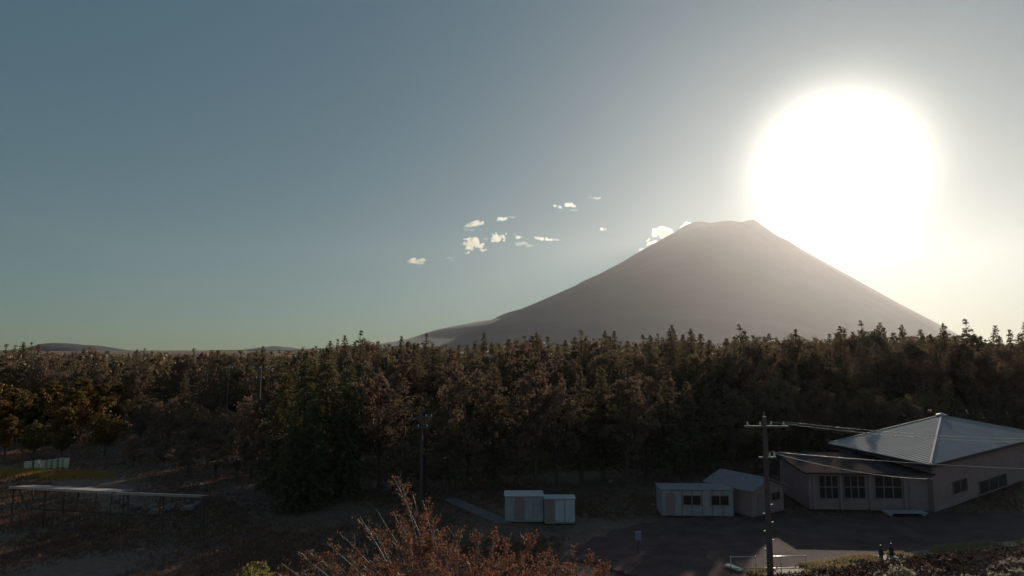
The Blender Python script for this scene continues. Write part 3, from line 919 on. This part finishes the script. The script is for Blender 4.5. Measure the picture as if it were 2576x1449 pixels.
# ------------------------------------------------------------------ gabled hut and prefab cabin
hutB = on(1893, 1302)
hut = empty('gabled_hut', (hutB.x, hutB.y, 0), R(33))
tag(hut, 'small grey hut with a pale gable roof between the cabin and the hall', 'building')
hw, hl_, he, hr = 4.4, 4.6, 2.2, 2.95      # width, length, eave, ridge
Vh = [(0, 0, 0), (hw, 0, 0), (hw, 0, he), (hw / 2, 0, hr - 0.08), (0, 0, he)]
Vb = [(x, hl_, z) for x, y, z in Vh]
mb = MB(); mb.face_set(Vh + Vb, [(0, 1, 2, 3, 4), (9, 8, 7, 6, 5), (0, 5, 6, 1), (1, 6, 7, 2), (4, 9, 5, 0), (2, 7, 8, 3), (3, 8, 9, 4)])
mb.build('wall', M['wall'], hut)
for sgn in (-1, 1):
    x0 = hw / 2 + sgn * (hw / 2 + 0.3); z0 = he - 0.10
    sl = [(x0, -0.3, z0), (hw / 2, -0.3, hr), (hw / 2, hl_ + .3, hr), (x0, hl_ + .3, z0)]
    vs = sl + [(x, y, z + 0.09) for x, y, z in sl]
    mb = MB(); mb.face_set(vs, [(3, 2, 1, 0), (4, 5, 6, 7), (0, 1, 5, 4), (1, 2, 6, 5), (2, 3, 7, 6), (3, 0, 4, 7)])
    mb.build('roof_slope', M['hutroof'], hut)
mb = MB()
for x in (2.65, 3.25, 3.85): mb.box((x, -0.04, 1.35), (0.06, 0.07, 0.75))
for z in (1.0, 1.7): mb.box((3.25, -0.045, z), (1.2, 0.07, 0.06))
wi = mb.build('window', M['frame'], hut)
for x in (2.95, 3.55):
    p = MB(); p.box((x, -0.015, 1.35), (0.52, 0.02, 0.62)); p.build('pane', M['glass'], wi)
mb = MB(); mb.box((1.2, -0.03, 0.98), (0.8, 0.05, 1.9)); dr = mb.build('door', M['frame'], hut)
mb = MB(); mb.box((1.48, -0.08, 0.95), (0.05, 0.05, 0.2)); mb.build('handle', M['steel'], dr)

cb = on(1755, 1298)
cabin = empty('prefab_cabin', (cb.x, cb.y, 0), R(-2))
tag(cabin, 'flat roofed pale prefab cabin with windows left of the gabled hut', 'building')
cw, cd, ch = 6.0, 2.3, 2.1
mb = MB(); mb.box((0, cd / 2, ch / 2), (cw, cd, ch)); mb.build('wall', M['dull_white'], cabin)
mb = MB(); mb.box((0, cd / 2, ch + 0.05), (cw + 0.24, cd + 0.24, 0.1)); mb.build('roof', M['hutroof'], cabin)
for i in range(8):
    x = -cw / 2 + cw * i / 7
    mb = MB(); mb.box((x, -0.02, ch / 2), (0.09, 0.05, ch - 0.02)); mb.build('batten', M['frame'], cabin)
for x in (-0.45, 1.9):
    mb = MB()
    for dx in (-0.75, 0, 0.75): mb.box((x + dx, -0.055, 1.3), (0.07, 0.05, 0.85))
    for z in (0.9, 1.7): mb.box((x, -0.06, z), (1.5, 0.05, 0.07))
    wi = mb.build('window', M['frame'], cabin)
    for dx in (-0.375, 0.375):
        p = MB(); p.box((x + dx, -0.045, 1.3), (0.66, 0.02, 0.72)); p.build('pane', M['glass'], wi)
mb = MB(); mb.box((-2.25, -0.05, 0.95), (0.75, 0.04, 1.8)); mb.build('door', M['frame'], cabin)

# ------------------------------------------------------------------ two white sheds
def shed(px0, px1, pyb, h, d, label, doors, shaded_doors, mat):
    a, b = on(px0, pyb), on(px1, pyb)
    c = (a + b) / 2; w_ = (b - a).length
    t = empty('storage_shed', (c.x, c.y, 0)); tag(t, label, 'shed', 'two white storage sheds')
    m_ = MB(); m_.box((0, d / 2, h / 2 + 0.05), (w_, d, h - 0.1)); m_.build('body', M['dull_white'], t)
    m_ = MB(); m_.box((0, d / 2 - 0.05, h + 0.03), (w_ + 0.12, d + 0.2, 0.06)); m_.build('roof', M['white'], t)
    m_ = MB(); m_.box((0, d / 2, 0.04), (w_ * 0.98, d * 0.96, 0.12)); m_.build('base', M['concrete'], t)
    for i in range(doors):
        x = -w_ / 2 + w_ * (i + 0.5) / doors
        m_ = MB(); m_.box((x, -0.02, h / 2 + 0.02), (w_ / doors - 0.09, 0.05, h - 0.25))
        dd = m_.build('door', M['frame'] if i in shaded_doors else mat, t)  # shade of the open bay and shadowed panel put into door colour
        m_ = MB(); m_.box((x + (w_ / doors) * 0.34, -0.065, h * 0.5), (0.04, 0.04, 0.22)); m_.build('handle', M['steel'], dd)
shed(1270, 1367, 1313, 2.05, 1.8, 'wider white shed with one dark open bay, left of the pair', 4, (1,), M['dull_white'])
shed(1370, 1447, 1317, 1.95, 1.2, 'bright doored shed with one dim bay, right of the pair', 3, (0,), M['white'])

# ------------------------------------------------------------------ long shelter on the left
def shelter(pa, pb, z, back, th, label, nposts):
    A_, B_ = on(pa[0], pa[1], z), on(pb[0], pb[1], z)
    c = Vector(((A_.x + B_.x) / 2, (A_.y + B_.y) / 2, 0))
    t = empty('shelter', c); tag(t, label, 'shelter', 'long low roofs on the left')
    e = (B_ - A_); e.z = 0; L = e.length; e = e / L; n_ = Vector((-e.y, e.x, 0))
    a, b = A_ - c, B_ - c
    sl = [a, b, b + n_ * back - Vector((0, 0, back * 0.13)), a + n_ * back - Vector((0, 0, back * 0.13))]
    vs = sl + [p + Vector((0, 0, th)) for p in sl]
    m_ = MB(); m_.face_set(vs, [(3, 2, 1, 0), (4, 5, 6, 7), (0, 1, 5, 4), (1, 2, 6, 5), (2, 3, 7, 6), (3, 0, 4, 7)]); m_.build('roof', M['roof_steel'], t)
    m_ = MB(); m_.bar(a - n_ * 0.05 + Vector((0, 0, th * 0.4)), b - n_ * 0.05 + Vector((0, 0, th * 0.4)), 0.08, 0.18); m_.build('gutter', M['steel'], t)
    for i in range(nposts):
        p = a + e * (0.2 + (L - 0.4) * i / (nposts - 1)) + n_ * 0.15
        m_ = MB(); m_.bar(Vector((p.x, p.y, -0.1)), Vector((p.x, p.y, z - 0.02)), 0.07, 0.07); m_.build('post', M['wood'], t)
    for i in range(nposts):
        p = a + e * (0.2 + (L - 0.4) * i / (nposts - 1)) + n_ * (back - 0.15)
        m_ = MB(); m_.bar(Vector((p.x, p.y, -0.1)), Vector((p.x, p.y, z - 0.02 - back * 0.13)), 0.06, 0.06); m_.build('post', M['wood'], t)
    m_ = MB(); p0 = a + n_ * (back - 0.15); p1 = b + n_ * (back - 0.15)
    m_.bar(Vector((p0.x, p0.y, 0.9)), Vector((p1.x, p1.y, 0.9)), 0.04, 0.10); m_.build('rail', M['wood'], t)
    m_ = MB(); p = a + e * 0.9; m_.bar(Vector((p.x, p.y, z - 0.15)), Vector((p.x + 0.9, p.y - 0.2, z - 1.5)), 0.10, 0.06); m_.build('brace', M['wood'], t)
    return t
shelter((25, 1226), (283, 1240), 3.0, 2.0, 0.06, 'longer left shelter with a bright glinting roof edge', 4)
shelter((293, 1241), (510, 1249), 2.9, 0.7, 0.04, 'right shelter with a thin faint roof edge above pale stones', 3)
# pale stones in an arc
def stone_mesh(seed):
    rs = random.Random(seed)
    bm = bmesh.new(); bmesh.ops.create_icosphere(bm, subdivisions=2, radius=1)
    for v in bm.verts:
        v.co *= 1 + 0.22 * math.sin(v.co.x * 3 + seed) * math.cos(v.co.y * 2.7 + seed) + rs.uniform(-0.07, 0.07)
    me = bpy.data.meshes.new('boulder'); bm.to_mesh(me); bm.free(); me.materials.append(M['stone']); return me
for i, (px, py, sx, sz, lab) in enumerate([(294, 1257, .35, .25, 'small pale stone starting the arc at its left end'), (312, 1265, .3, .25, 'little pale stone second from the left of the arc'),
        (338, 1275, .62, .34, 'largest long pale stone on the left of the arc'), (381, 1277, .42, .3, 'pale stone behind the lowest one in the arc'),
        (386, 1291, .46, .34, 'lowest and palest stone at the middle of the arc'), (426, 1279, .42, .32, 'round pale stone right of the middle of the arc'),
        (472, 1280, .6, .3, 'long pale stone on the right of the arc'), (497, 1269, .3, .28, 'small pale stone ending the arc at its right end')]):
    p = on(px, py + 3)
    o = bpy.data.objects.new('boulder', stone_mesh(i)); o.location = (p.x, p.y, sz * 0.5); o.scale = (sx, 0.4, sz); link(o)
    tag(o, lab, 'stone', 'pale stones laid in an arc')

# pale boxes on the left
def pale_box(px0, px1, pyb, h, label, rz):
    a, b = on(px0, pyb), on(px1, pyb); c = (a + b) / 2; w_ = (b - a).length * 0.72
    t = empty('storage_box', (c.x, c.y, 0), rz); tag(t, label, 'box', 'row of pale boxes on the dry grass')
    m_ = MB(); m_.box((0, 0.3, h / 2 + 0.06), (w_, 0.6, h)); m_.build('body', M['cream'], t)
    m_ = MB(); m_.box((0, 0.3, h + 0.10), (w_ + 0.1, 0.72, 0.07)); m_.build('lid', M['white'], t)
    m_ = MB(); m_.box((0, 0.3, 0.03), (w_ * 0.9, 0.5, 0.14)); m_.build('base', M['wood'], t)
for args in [(58, 75, 1184, .85, 'dim grey box at the left end of the row', .25), (84, 97, 1184, 1.0, 'yellowish box second from the left end of the row', .2),
             (101, 110, 1184.5, .95, 'narrow bright box third from the left of the row', .2), (116, 126, 1182, .95, 'pale pinkish box in the middle of the row', .2),
             (131, 140, 1181, .98, 'pale box fifth from the left of the row', .2), (146, 156, 1179, 1.02, 'tall box next to the right end of the row', .2),
             (159, 168, 1179, 1.02, 'rightmost box of the row under a bright lid', .2)]:
    pale_box(*args)

# ------------------------------------------------------------------ utility poles and wires
def pole(name, x, y, h, r, label, arms, extras=()):
    t = empty(name, (x, y, 0)); tag(t, label, 'utility pole', 'utility poles')
    m_ = MB(); m_.tube([(0, 0, -0.5), (0, 0, h * 0.5), (0, 0, h)], [r, r * 0.85, r * 0.62], 12); m_.build('shaft', M['pole'], t)
    for z, wdt, ins in arms:
        m_ = MB(); m_.box((0, -r - 0.02, z), (wdt, 0.09, 0.11)); m_.bar((-wdt * 0.3, -r, z - 0.04), (0, -r * 0.7, z - 0.6), 0.035, 0.035); m_.bar((wdt * 0.3, -r, z - 0.04), (0, -r * 0.7, z - 0.6), 0.035, 0.035)
        a = m_.build('crossarm', M['arm'], t)
        for x_ in ins:
            k = MB(); k.lathe((x_, -r - 0.02, z + 0.06), [(0.03, 0), (0.07, 0.03), (0.035, 0.07), (0.075, 0.10), (0.035, 0.15), (0.06, 0.19), (0.03, 0.23)], 8); k.build('insulator', M['ceramic'], a)
    return t
mp = on(1940, 1487)
mpY, mpX = mp.y, mp.x
tz = at(1940, 1048, mpY).z; az = at(1940, 1072, mpY).z; lz = at(1940, 1150, mpY).z
t = pole('utility_pole', mpX, mpY, tz, 0.19, 'nearest tall utility pole with white insulators left of the hall', [(az, 2.6, (-1.1, -0.35, 0.3, 1.05)), (lz, 1.0, (0.15, 0.42))])
m_ = MB(); m_.tube([(0, 0, tz - 0.1), (0, 0, tz + 0.25)], [0.03, 0.02], 6); m_.build('top_pin', M['steel'], t)
m_ = MB()
for k_ in range(6): m_.box((0.2 * (1 if k_ % 2 else -1), 0, 2.4 + k_ * 0.5), (0.2, 0.03, 0.03))
m_.build('step_bolts', M['steel'], t)
P2 = at(1062, 1022, 58.0)
pole('utility_pole', P2.x, 58.0, P2.z, 0.15, 'faint utility pole behind the top of the orange tree', [(P2.z - 1.0, 2.0, (-0.9, 0.4, 0.9)), (P2.z - 1.9, 1.2, (-0.3, 0.5))])
P3 = at(656, 920, 80.0)
pole('utility_pole', P3.x, 80.0, P3.z, 0.17, 'rightmost of the three thin poles in the left trees, with insulators', [(P3.z - 0.35, 1.8, (-0.8, 0, 0.8)), (P3.z - 1.6, 1.2, (-0.4, 0.5))])
P4 = at(576, 922, 95.0)
pole('utility_pole', P4.x, 95.0, P4.z, 0.15, 'middle of the three thin poles in the left trees', [(P4.z - 0.3, 1.4, (0.6,))])
P5 = at(521, 935, 108.0)
pole('utility_pole', P5.x, 108.0, P5.z, 0.15, 'leftmost and faintest of the three thin poles in the left trees', [(P5.z - 0.3, 1.2, (0.5,))])

def wire(a, b, sag, rad, label, n=26):
    mat_ = M['trim'] if label.startswith('faint') else M['wire']
    a, b = Vector(a), Vector(b)
    c = a.copy()
    pts = [a.lerp(b, i / n) - Vector((0, 0, sag * 4 * (i / n) * (1 - i / n))) - c for i in range(n + 1)]
    m_ = MB(); m_.tube(pts, rad, 6); o = m_.build('wire', mat_, smooth=True, loc=c)
    tag(o, label, 'wire', 'overhead power wires')
W0 = Vector((mpX, mpY - 0.21, az + 0.29))
wire(W0 + Vector((1.05, 0, 0)), at(2700, 1103, 56), 0.35, 0.016, 'upper of two bright parallel wires running right over the hall roof')
wire(W0 + Vector((0.3, 0, -0.02)), at(2700, 1110, 55), 0.45, 0.016, 'lower of two bright parallel wires running right over the hall roof')
wire((mpX + 0.42, mpY - 0.2, lz + 0.25), at(2345, 1205, 53.0), 0.35, 0.022, 'thick bright service wire slanting down to the hall wall')
wire((mpX + 0.15, mpY - 0.2, lz + 0.35), at(2700, 1182, 58), 0.2, 0.010, 'thin faint wire below the pair, passing under the roof eave')
wire(W0 + Vector((-1.1, 0, 0)), (P2.x + 0.9, 57.8, P2.z - 0.75), 0.5, 0.005, 'faint upper wire between the near pole and the pole behind the orange tree')
wire(W0 + Vector((-0.35, 0, 0)), (P2.x + 0.4, 57.8, P2.z - 0.78), 0.6, 0.005, 'faint lower wire between the near pole and the pole behind the orange tree')
wire((P2.x - 0.9, 57.8, P2.z - 0.75), (P3.x + 0.8, 79.8, P3.z - 0.1), 0.4, 0.009, 'faint wire from the pole behind the orange tree to the left poles')
wire((P3.x - 0.8, 79.8, P3.z - 0.1), (P4.x + 0.6, 94.8, P4.z - 0.05), 0.3, 0.009, 'faint wire between the rightmost and middle thin poles')
wire((P4.x - 0.2, 94.8, P4.z - 0.1), (P5.x + 0.5, 107.8, P5.z - 0.05), 0.3, 0.009, 'faint wire between the middle and leftmost thin poles')

# ------------------------------------------------------------------ small things in the yard
sg = on(1606, 1395)
t = empty('signpost', (sg.x, sg.y, 0)); tag(t, 'small blank lilac grey sign on a thin post in the yard', 'sign')
m_ = MB(); m_.box((0, 0, 0.62), (0.05, 0.05, 1.24)); m_.build('post', M['wood'], t)
m_ = MB(); m_.box((0, -0.04, 1.25), (0.42, 0.03, 0.55)); m_.build('board', M['lilac'], t)
for px, py, lab in [(2217, 1404, 'dark rounded post standing on the lit strip, left of two'), (2243, 1399, 'fainter dark post on the lit strip, right of two')]:
    p = on(px, py)
    m_ = MB(); m_.lathe((0, 0, 0), [(0.10, -0.1), (0.14, 0.25), (0.15, 0.5), (0.11, 0.62), (0.05, 0.66), (0.08, 0.72), (0.09, 0.79), (0.05, 0.85)], 10)
    o = m_.build('bollard', M['trim'], smooth=True, loc=(p.x, p.y, 0)); tag(o, lab, 'post', 'two short dark posts')
# pipe rail fence beside the near pole
ra = on(1840, 1447); rb = on(2030, 1447)
t = empty('rail_fence', (ra.x, ra.y, 0)); tag(t, 'thin shiny two rail fence behind the foot of the near pole', 'fence')
L_ = rb - ra
for z, a0, a1 in ((1.1, 0.0, 1.0), (0.42, 0.0, 0.9)):
    m_ = MB(); m_.tube([L_ * a0 + Vector((0, 0, z)), L_ * a1 + Vector((0, 0, z + (0.05 if z > 1 else 0)))], 0.03, 8); m_.build('rail', M['steel'], t, smooth=True)
for i in range(4):
    m_ = MB(); p = L_ * (i / 3); m_.tube([p + Vector((0, 0.05, -0.1)), p + Vector((0, 0.05, 1.16))], 0.03, 8); m_.build('post', M['steel'], t, smooth=True)
ka, kb = on(1828, 1426), on(1866, 1439)
m_ = MB(); m_.bar(Vector((0, 0, 0.12)), (kb - ka) + Vector((0, 0, 0.12)), 0.35, 0.12); o = m_.build('plank', M['cream'], loc=(ka.x, ka.y, 0)); tag(o, 'pale plank lying on the ground left of the near pole', 'plank')

# ------------------------------------------------------------------ planted strip at lower right
LINE = [(1930, 1440), (1985, 1436), (2032, 1432), (2090, 1424), (2144, 1413), (2200, 1405), (2257, 1401), (2307, 1391), (2360, 1386), (2407, 1381), (2495, 1370), (2576, 1363), (2660, 1356)]
cs = []
hl_pts = [on(a, b + 3, 1.05) for a, b in LINE]
for i in range(9000):
    k = random.uniform(0, len(hl_pts) - 1.001); i0 = int(k); p = hl_pts[i0].lerp(hl_pts[i0 + 1], k - i0)
    back = random.uniform(0, 1) ** 1.0 * 9.0
    z = (1.0 + 0.13 * math.sin(p.x * 2.1 + back) + 0.1 * math.sin(p.x * 4.7 + back * 2)) * random.uniform(0.85, 1.02)
    if random.random() < 0.25: z *= random.uniform(0.2, 1); back = random.uniform(-0.1, 0.25)
    cs.append((p.x + random.gauss(0, .1) + back * 0.15, p.y - back, z))
cs = np.array(cs)
v, f = leaf_cloud(cs, np.full(len(cs), 0.22), flat=0.3)
o = link(bpy.data.objects.new('hedge', np_mesh('hedge', v, f, M['hedge'])))
tag(o, 'dark low hedge filling the lower right corner', 'hedge')
def pale_bush(px, py, Y, r, label, n=420):
    c = at(px, py, Y)
    t = empty('flowering_shrub', (c.x, c.y, 0)); tag(t, label, 'shrub', 'pale shrubs at the lower right')
    m_ = MB()
    for k in range(9):
        a = k * 0.7; m_.tube([(0, 0, 0), (math.cos(a) * r * .3, math.sin(a) * r * .3, c.z * .6), (math.cos(a) * r * .7, math.sin(a) * r * .7, c.z - .1)], [0.03, 0.02, 0.008], 5)
    m_.build('stem', M['bark'], t)
    d = rng.normal(size=(14, 3)); d /= np.linalg.norm(d, axis=1, keepdims=True); d[:, 2] = np.abs(d[:, 2]) * 0.55
    idx = rng.integers(0, 14, n)
    p = d[idx] * r * 0.9 + rng.normal(0, r * 0.13, (n, 3)) + np.array([0, 0, c.z - r * 0.35])
    v, f = leaf_cloud(p, np.full(n, 0.13), aspect=0.75)
    link(bpy.data.objects.new('blossom', np_mesh('blossom', v, f, M['pale_flower'])), t)
    p = rng.normal(0, 1, (n, 3)) * np.array([r * .6, r * .6, r * .35]) + np.array([0, 0, c.z - r * 0.8])
    v, f = leaf_cloud(p, np.full(n, 0.16))
    link(bpy.data.objects.new('leaves', np_mesh('leaves', v, f, M['hedge'])), t)
pale_bush(2262, 1438, 30, 0.62, 'pale blossoming shrub at the bottom edge, largest of them')
pale_bush(2222, 1446, 30, 0.34, 'small pale shrub at the left of the largest pale one')
pale_bush(2440, 1455, 30, 0.34, 'low pale shrub midway along the bottom right edge')
pale_bush(2510, 1450, 30, 0.45, 'pale shrub next to the bottom right corner')
pale_bush(2568, 1444, 30, 0.5, 'pale shrub in the bottom right corner itself')

# ------------------------------------------------------------------ grass
def grass(name, pts, hgt, mat, kind='stuff', label=None, cat=None, blades=3):
    P = np.repeat(pts, blades, axis=0) + np.concatenate([rng.normal(0, 0.10, (len(pts) * blades, 2)), np.zeros((len(pts) * blades, 1))], 1)
    n = len(P)
    a = rng.uniform(0, 2 * np.pi, n); h = hgt * rng.uniform(0.5, 1.3, n); w_ = 0.045
    dx, dy = np.cos(a) * w_, np.sin(a) * w_
    lean = rng.normal(0, 0.35, (n, 2)) * h[:, None]
    z0 = P[:, 2] - 0.03
    v0 = np.stack([P[:, 0] - dx, P[:, 1] - dy, z0], -1); v1 = np.stack([P[:, 0] + dx, P[:, 1] + dy, z0], -1)
    v2 = np.stack([P[:, 0] + lean[:, 0], P[:, 1] + lean[:, 1], z0 + h], -1)
    v = np.stack([v0, v1, v2], 1).reshape(-1, 3)
    o = link(bpy.data.objects.new(name, np_mesh(name, v, np.arange(n * 3).reshape(n, 3), mat)))
    tag(o, label, cat, kind=kind)
g_pts = []
while len(g_pts) < 60000:
    y = 36 + 60 * random.random() ** 1.4
    x = random.uniform(-0.87, 0.80) * y
    gx, gy = px_of((x, y, 0))
    if gx > 1400 + random.gauss(0, 25) and gy > 1302 + random.gauss(0, 4): continue
    if math.sin(x * 0.35 + 2 * math.sin(y * 0.2)) + math.cos(y * 0.3 + x * 0.1) + random.uniform(-1, 1) < -0.6: continue
    g_pts.append((x, y, gz(x, y)))
grass('grass', np.array(g_pts), 0.24, M['grass'], label='short dull autumn grass covering the grounds outside the yard', cat='grass')
d_pts = []
for i in range(7000):
    px = random.uniform(-60, 300); py = 1191 + random.gauss(0, 4.5) + (4 if px > 100 else 0)
    if px > 110 and random.random() < (px - 110) / 190: continue
    p = on(px, py); d_pts.append((p.x, p.y, gz(p.x, p.y)))
grass('dry_grass', np.array(d_pts), 0.42, M['drygrass'], label='strip of orange dry grass below the pale boxes', cat='grass', blades=2)

t_pts = []  # pale tufts that break up the painted strip of sunlight
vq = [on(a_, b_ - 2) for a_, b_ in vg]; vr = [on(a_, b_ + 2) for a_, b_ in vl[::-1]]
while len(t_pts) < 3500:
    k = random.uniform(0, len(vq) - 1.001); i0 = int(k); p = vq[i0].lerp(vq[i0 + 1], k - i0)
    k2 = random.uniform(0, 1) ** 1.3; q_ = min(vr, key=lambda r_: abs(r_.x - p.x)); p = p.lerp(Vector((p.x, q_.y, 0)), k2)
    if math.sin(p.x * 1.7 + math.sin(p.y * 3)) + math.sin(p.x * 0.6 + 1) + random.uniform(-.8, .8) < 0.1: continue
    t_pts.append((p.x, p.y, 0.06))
grass('straw_grass', np.array(t_pts), 0.20, M['straw_blade'], label='broken tufts of sunlit straw grass edging the yard', cat='grass')  # straw_blade: grass with sunlight put into its colour

# ------------------------------------------------------------------ foreground orange tree
def fg_tree():
    rs = random.Random(5)
    Y0 = 21.0
    base = Vector(((1165 - CX) / F * Y0, Y0, 0))
    t = empty('cherry_tree', base); tag(t, 'orange leafed tree with pale bare branches in the near foreground', 'tree')
    limbs = MB(); twigs = MB(); leaves = []; blossomless = []
    fork = Vector((0, 0, 3.2))
    tr = MB(); tr.tube([(0.1, 0, -0.5), (0, 0.05, 1.2), (0.05, 0, 2.4), fork], [0.33, 0.25, 0.22, 0.20], 12)
    tr.build('trunk', M['pale_bark'], t, smooth=True)
    # tips of the limbs: pixel column, pixel row, depth, leafiness
    tips = [(994, 1204, 21, .25), (1012, 1228, 20.5, .9), (1035, 1246, 21, 1.3), (1062, 1256, 21.3, 1.1), (950, 1276, 20, 1.0), (905, 1304, 20.5, .25), (868, 1345, 20, .25), (1075, 1300, 20, .9), (1100, 1330, 21.5, .9),
            (830, 1372, 20.5, .3), (800, 1398, 19.5, .6), (760, 1400, 21, .5), (712, 1416, 20, .35), (985, 1290, 22, .9), (1015, 1330, 19.5, .9), (940, 1340, 21.5, .7), (890, 1390, 20, .8), (850, 1415, 19, .9),
            (1160, 1335, 21.5, .6), (1200, 1350, 20.5, 1.1), (1245, 1345, 21.5, .7), (1290, 1338, 21, 1.0), (1340, 1352, 20.5, 1.1), (1385, 1378, 21.5, 1.1), (1430, 1392, 20.5, .9), (1480, 1408, 21, .9), (1535, 1424, 20.5, 1.0),
            (1130, 1380, 19, 1.2), (1190, 1400, 18.5, 1.4), (1260, 1400, 19, 1.4), (1320, 1410, 19.5, 1.4), (1380, 1425, 19, 1.4), (1440, 1436, 19.5, 1.2), (1080, 1400, 19, 1.2), (1020, 1410, 19.5, 1.2), (960, 1420, 20, 1.1),
            (780, 1440, 20, .8), (900, 1440, 21, 1.0), (1100, 1445, 18, 1.4), (1230, 1448, 18, 1.5), (1340, 1448, 18.5, 1.4), (1000, 1455, 18.5, 1.3), (1470, 1452, 19.5, 1.3), (1520, 1450, 20, .9), (690, 1450, 20.5, .5)]
    for (px, py, Y, lf) in tips:
        T = at(px, py, Y) - base
        p0 = fork + Vector((rs.uniform(-.05, .05), rs.uniform(-.05, .05), rs.uniform(-.5, .2)))
        c1 = p0.lerp(T, 0.45) + Vector((T.x * -0.10 + rs.uniform(-.25, .25), rs.uniform(-.4, .4), -abs(T.x) * 0.07 + rs.uniform(-.2, .1)))
        pts = []
        for i in range(13):
            u = i / 12
            q_ = p0 * (1 - u) ** 2 + c1 * 2 * u * (1 - u) + T * u * u
            q_ += Vector((math.sin(u * 9 + px) * .05, math.cos(u * 8 + px) * .05, math.sin(u * 11 + py) * .04)) * (u > 0)
            pts.append(q_)
        L = (T - p0).length
        limbs.tube(pts, [max(0.012, 0.013 * L * (1 - i / 12.6) ** 1.1 + 0.004) for i in range(13)], 7)
        main = (T - p0).normalized()
        # side shoots climbing like the limb itself
        for s_ in range(17):
            u = rs.uniform(0.38, 0.99)
            k = min(11, int(u * 12)); b0 = pts[k].lerp(pts[k + 1], u * 12 - k)
            dirv = (main * 0.9 + Vector((rs.uniform(-.9, .9), rs.uniform(-.9, .9), rs.uniform(0.0, 0.9)))).normalized()
            ln = rs.uniform(0.35, 0.95) * (1.3 - u * 0.7)
            e1 = b0 + dirv * ln * 0.5 + Vector((0, 0, -0.03)); e2 = b0 + dirv * ln + Vector((0, 0, ln * 0.10))
            if e2.z > T.z + 0.12: e2.z = T.z + rs.uniform(-0.2, .1); e1.z = min(e1.z, e2.z)
            twigs.tube([b0, e1, e2], [0.011, 0.008, 0.004], 4, cap=False)
            for r_ in range(3):
                f0 = b0.lerp(e2, rs.uniform(.3, .9)); f1 = f0 + (dirv + Vector((rs.uniform(-1, 1), rs.uniform(-1, 1), rs.uniform(-.2, .9)))).normalized() * rs.uniform(.12, .35)
                twigs.tube([f0, f1], [0.006, 0.003], 3, cap=False)
                for z_ in range(int(6 * lf + rs.random())):
                    q_ = f0.lerp(f1, rs.uniform(.1, 1.1)); leaves.append(q_ + Vector((rs.gauss(0, .05), rs.gauss(0, .05), rs.gauss(0, .05))))
            for z_ in range(int(19 * lf)):
                q_ = b0.lerp(e2, rs.uniform(.1, 1.05)); leaves.append(q_ + Vector((rs.gauss(0, .08), rs.gauss(0, .08), rs.gauss(0, .07))))
    limbs.build('limbs', M['pale_bark'], t, smooth=True)
    o = twigs.build('twigs', M['pale_bark'], t)
    lv = np.array([tuple(p) for p in leaves])
    v, f = leaf_cloud(lv, np.full(len(lv), 0.08), aspect=0.62)
    link(bpy.data.objects.new('leaves', np_mesh('leaves', v, f, M['orange'])), t)
    print('foreground leaves', len(lv))
fg_tree()
# lime shrub at the lower edge left of the orange tree
lp = at(640, 1436, 19)
t = empty('lime_shrub_tree', (lp.x, 19, 0)); tag(t, 'yellow green treetop at the bottom edge left of the orange tree', 'tree')
m_ = MB(); m_.tube([(0, 0, -.3), (0.1, 0, 3), (0, 0, lp.z - .3)], [.14, .09, .02], 8)
for k in range(9):
    a = k * .7; m_.tube([(0, 0, lp.z - 1.6), (math.cos(a) * .7, math.sin(a) * .7, lp.z - .35)], [.03, .01], 5)
m_.build('trunk', M['bark'], t)
p = rng.normal(0, 1, (2600, 3)); p /= np.linalg.norm(p, axis=1, keepdims=True); p *= rng.uniform(.3, 1.05, (2600, 1)) ** .6
p += 0.12 * np.sin(p * 9)
p = p * np.array([.62, .8, .75]) + np.array([0, 0, lp.z - .62])
v, f = leaf_cloud(p, np.full(len(p), 0.085))
link(bpy.data.objects.new('crown', np_mesh('crown', v, f, M['lime'])), t)
print('objects', len(bpy.data.objects))
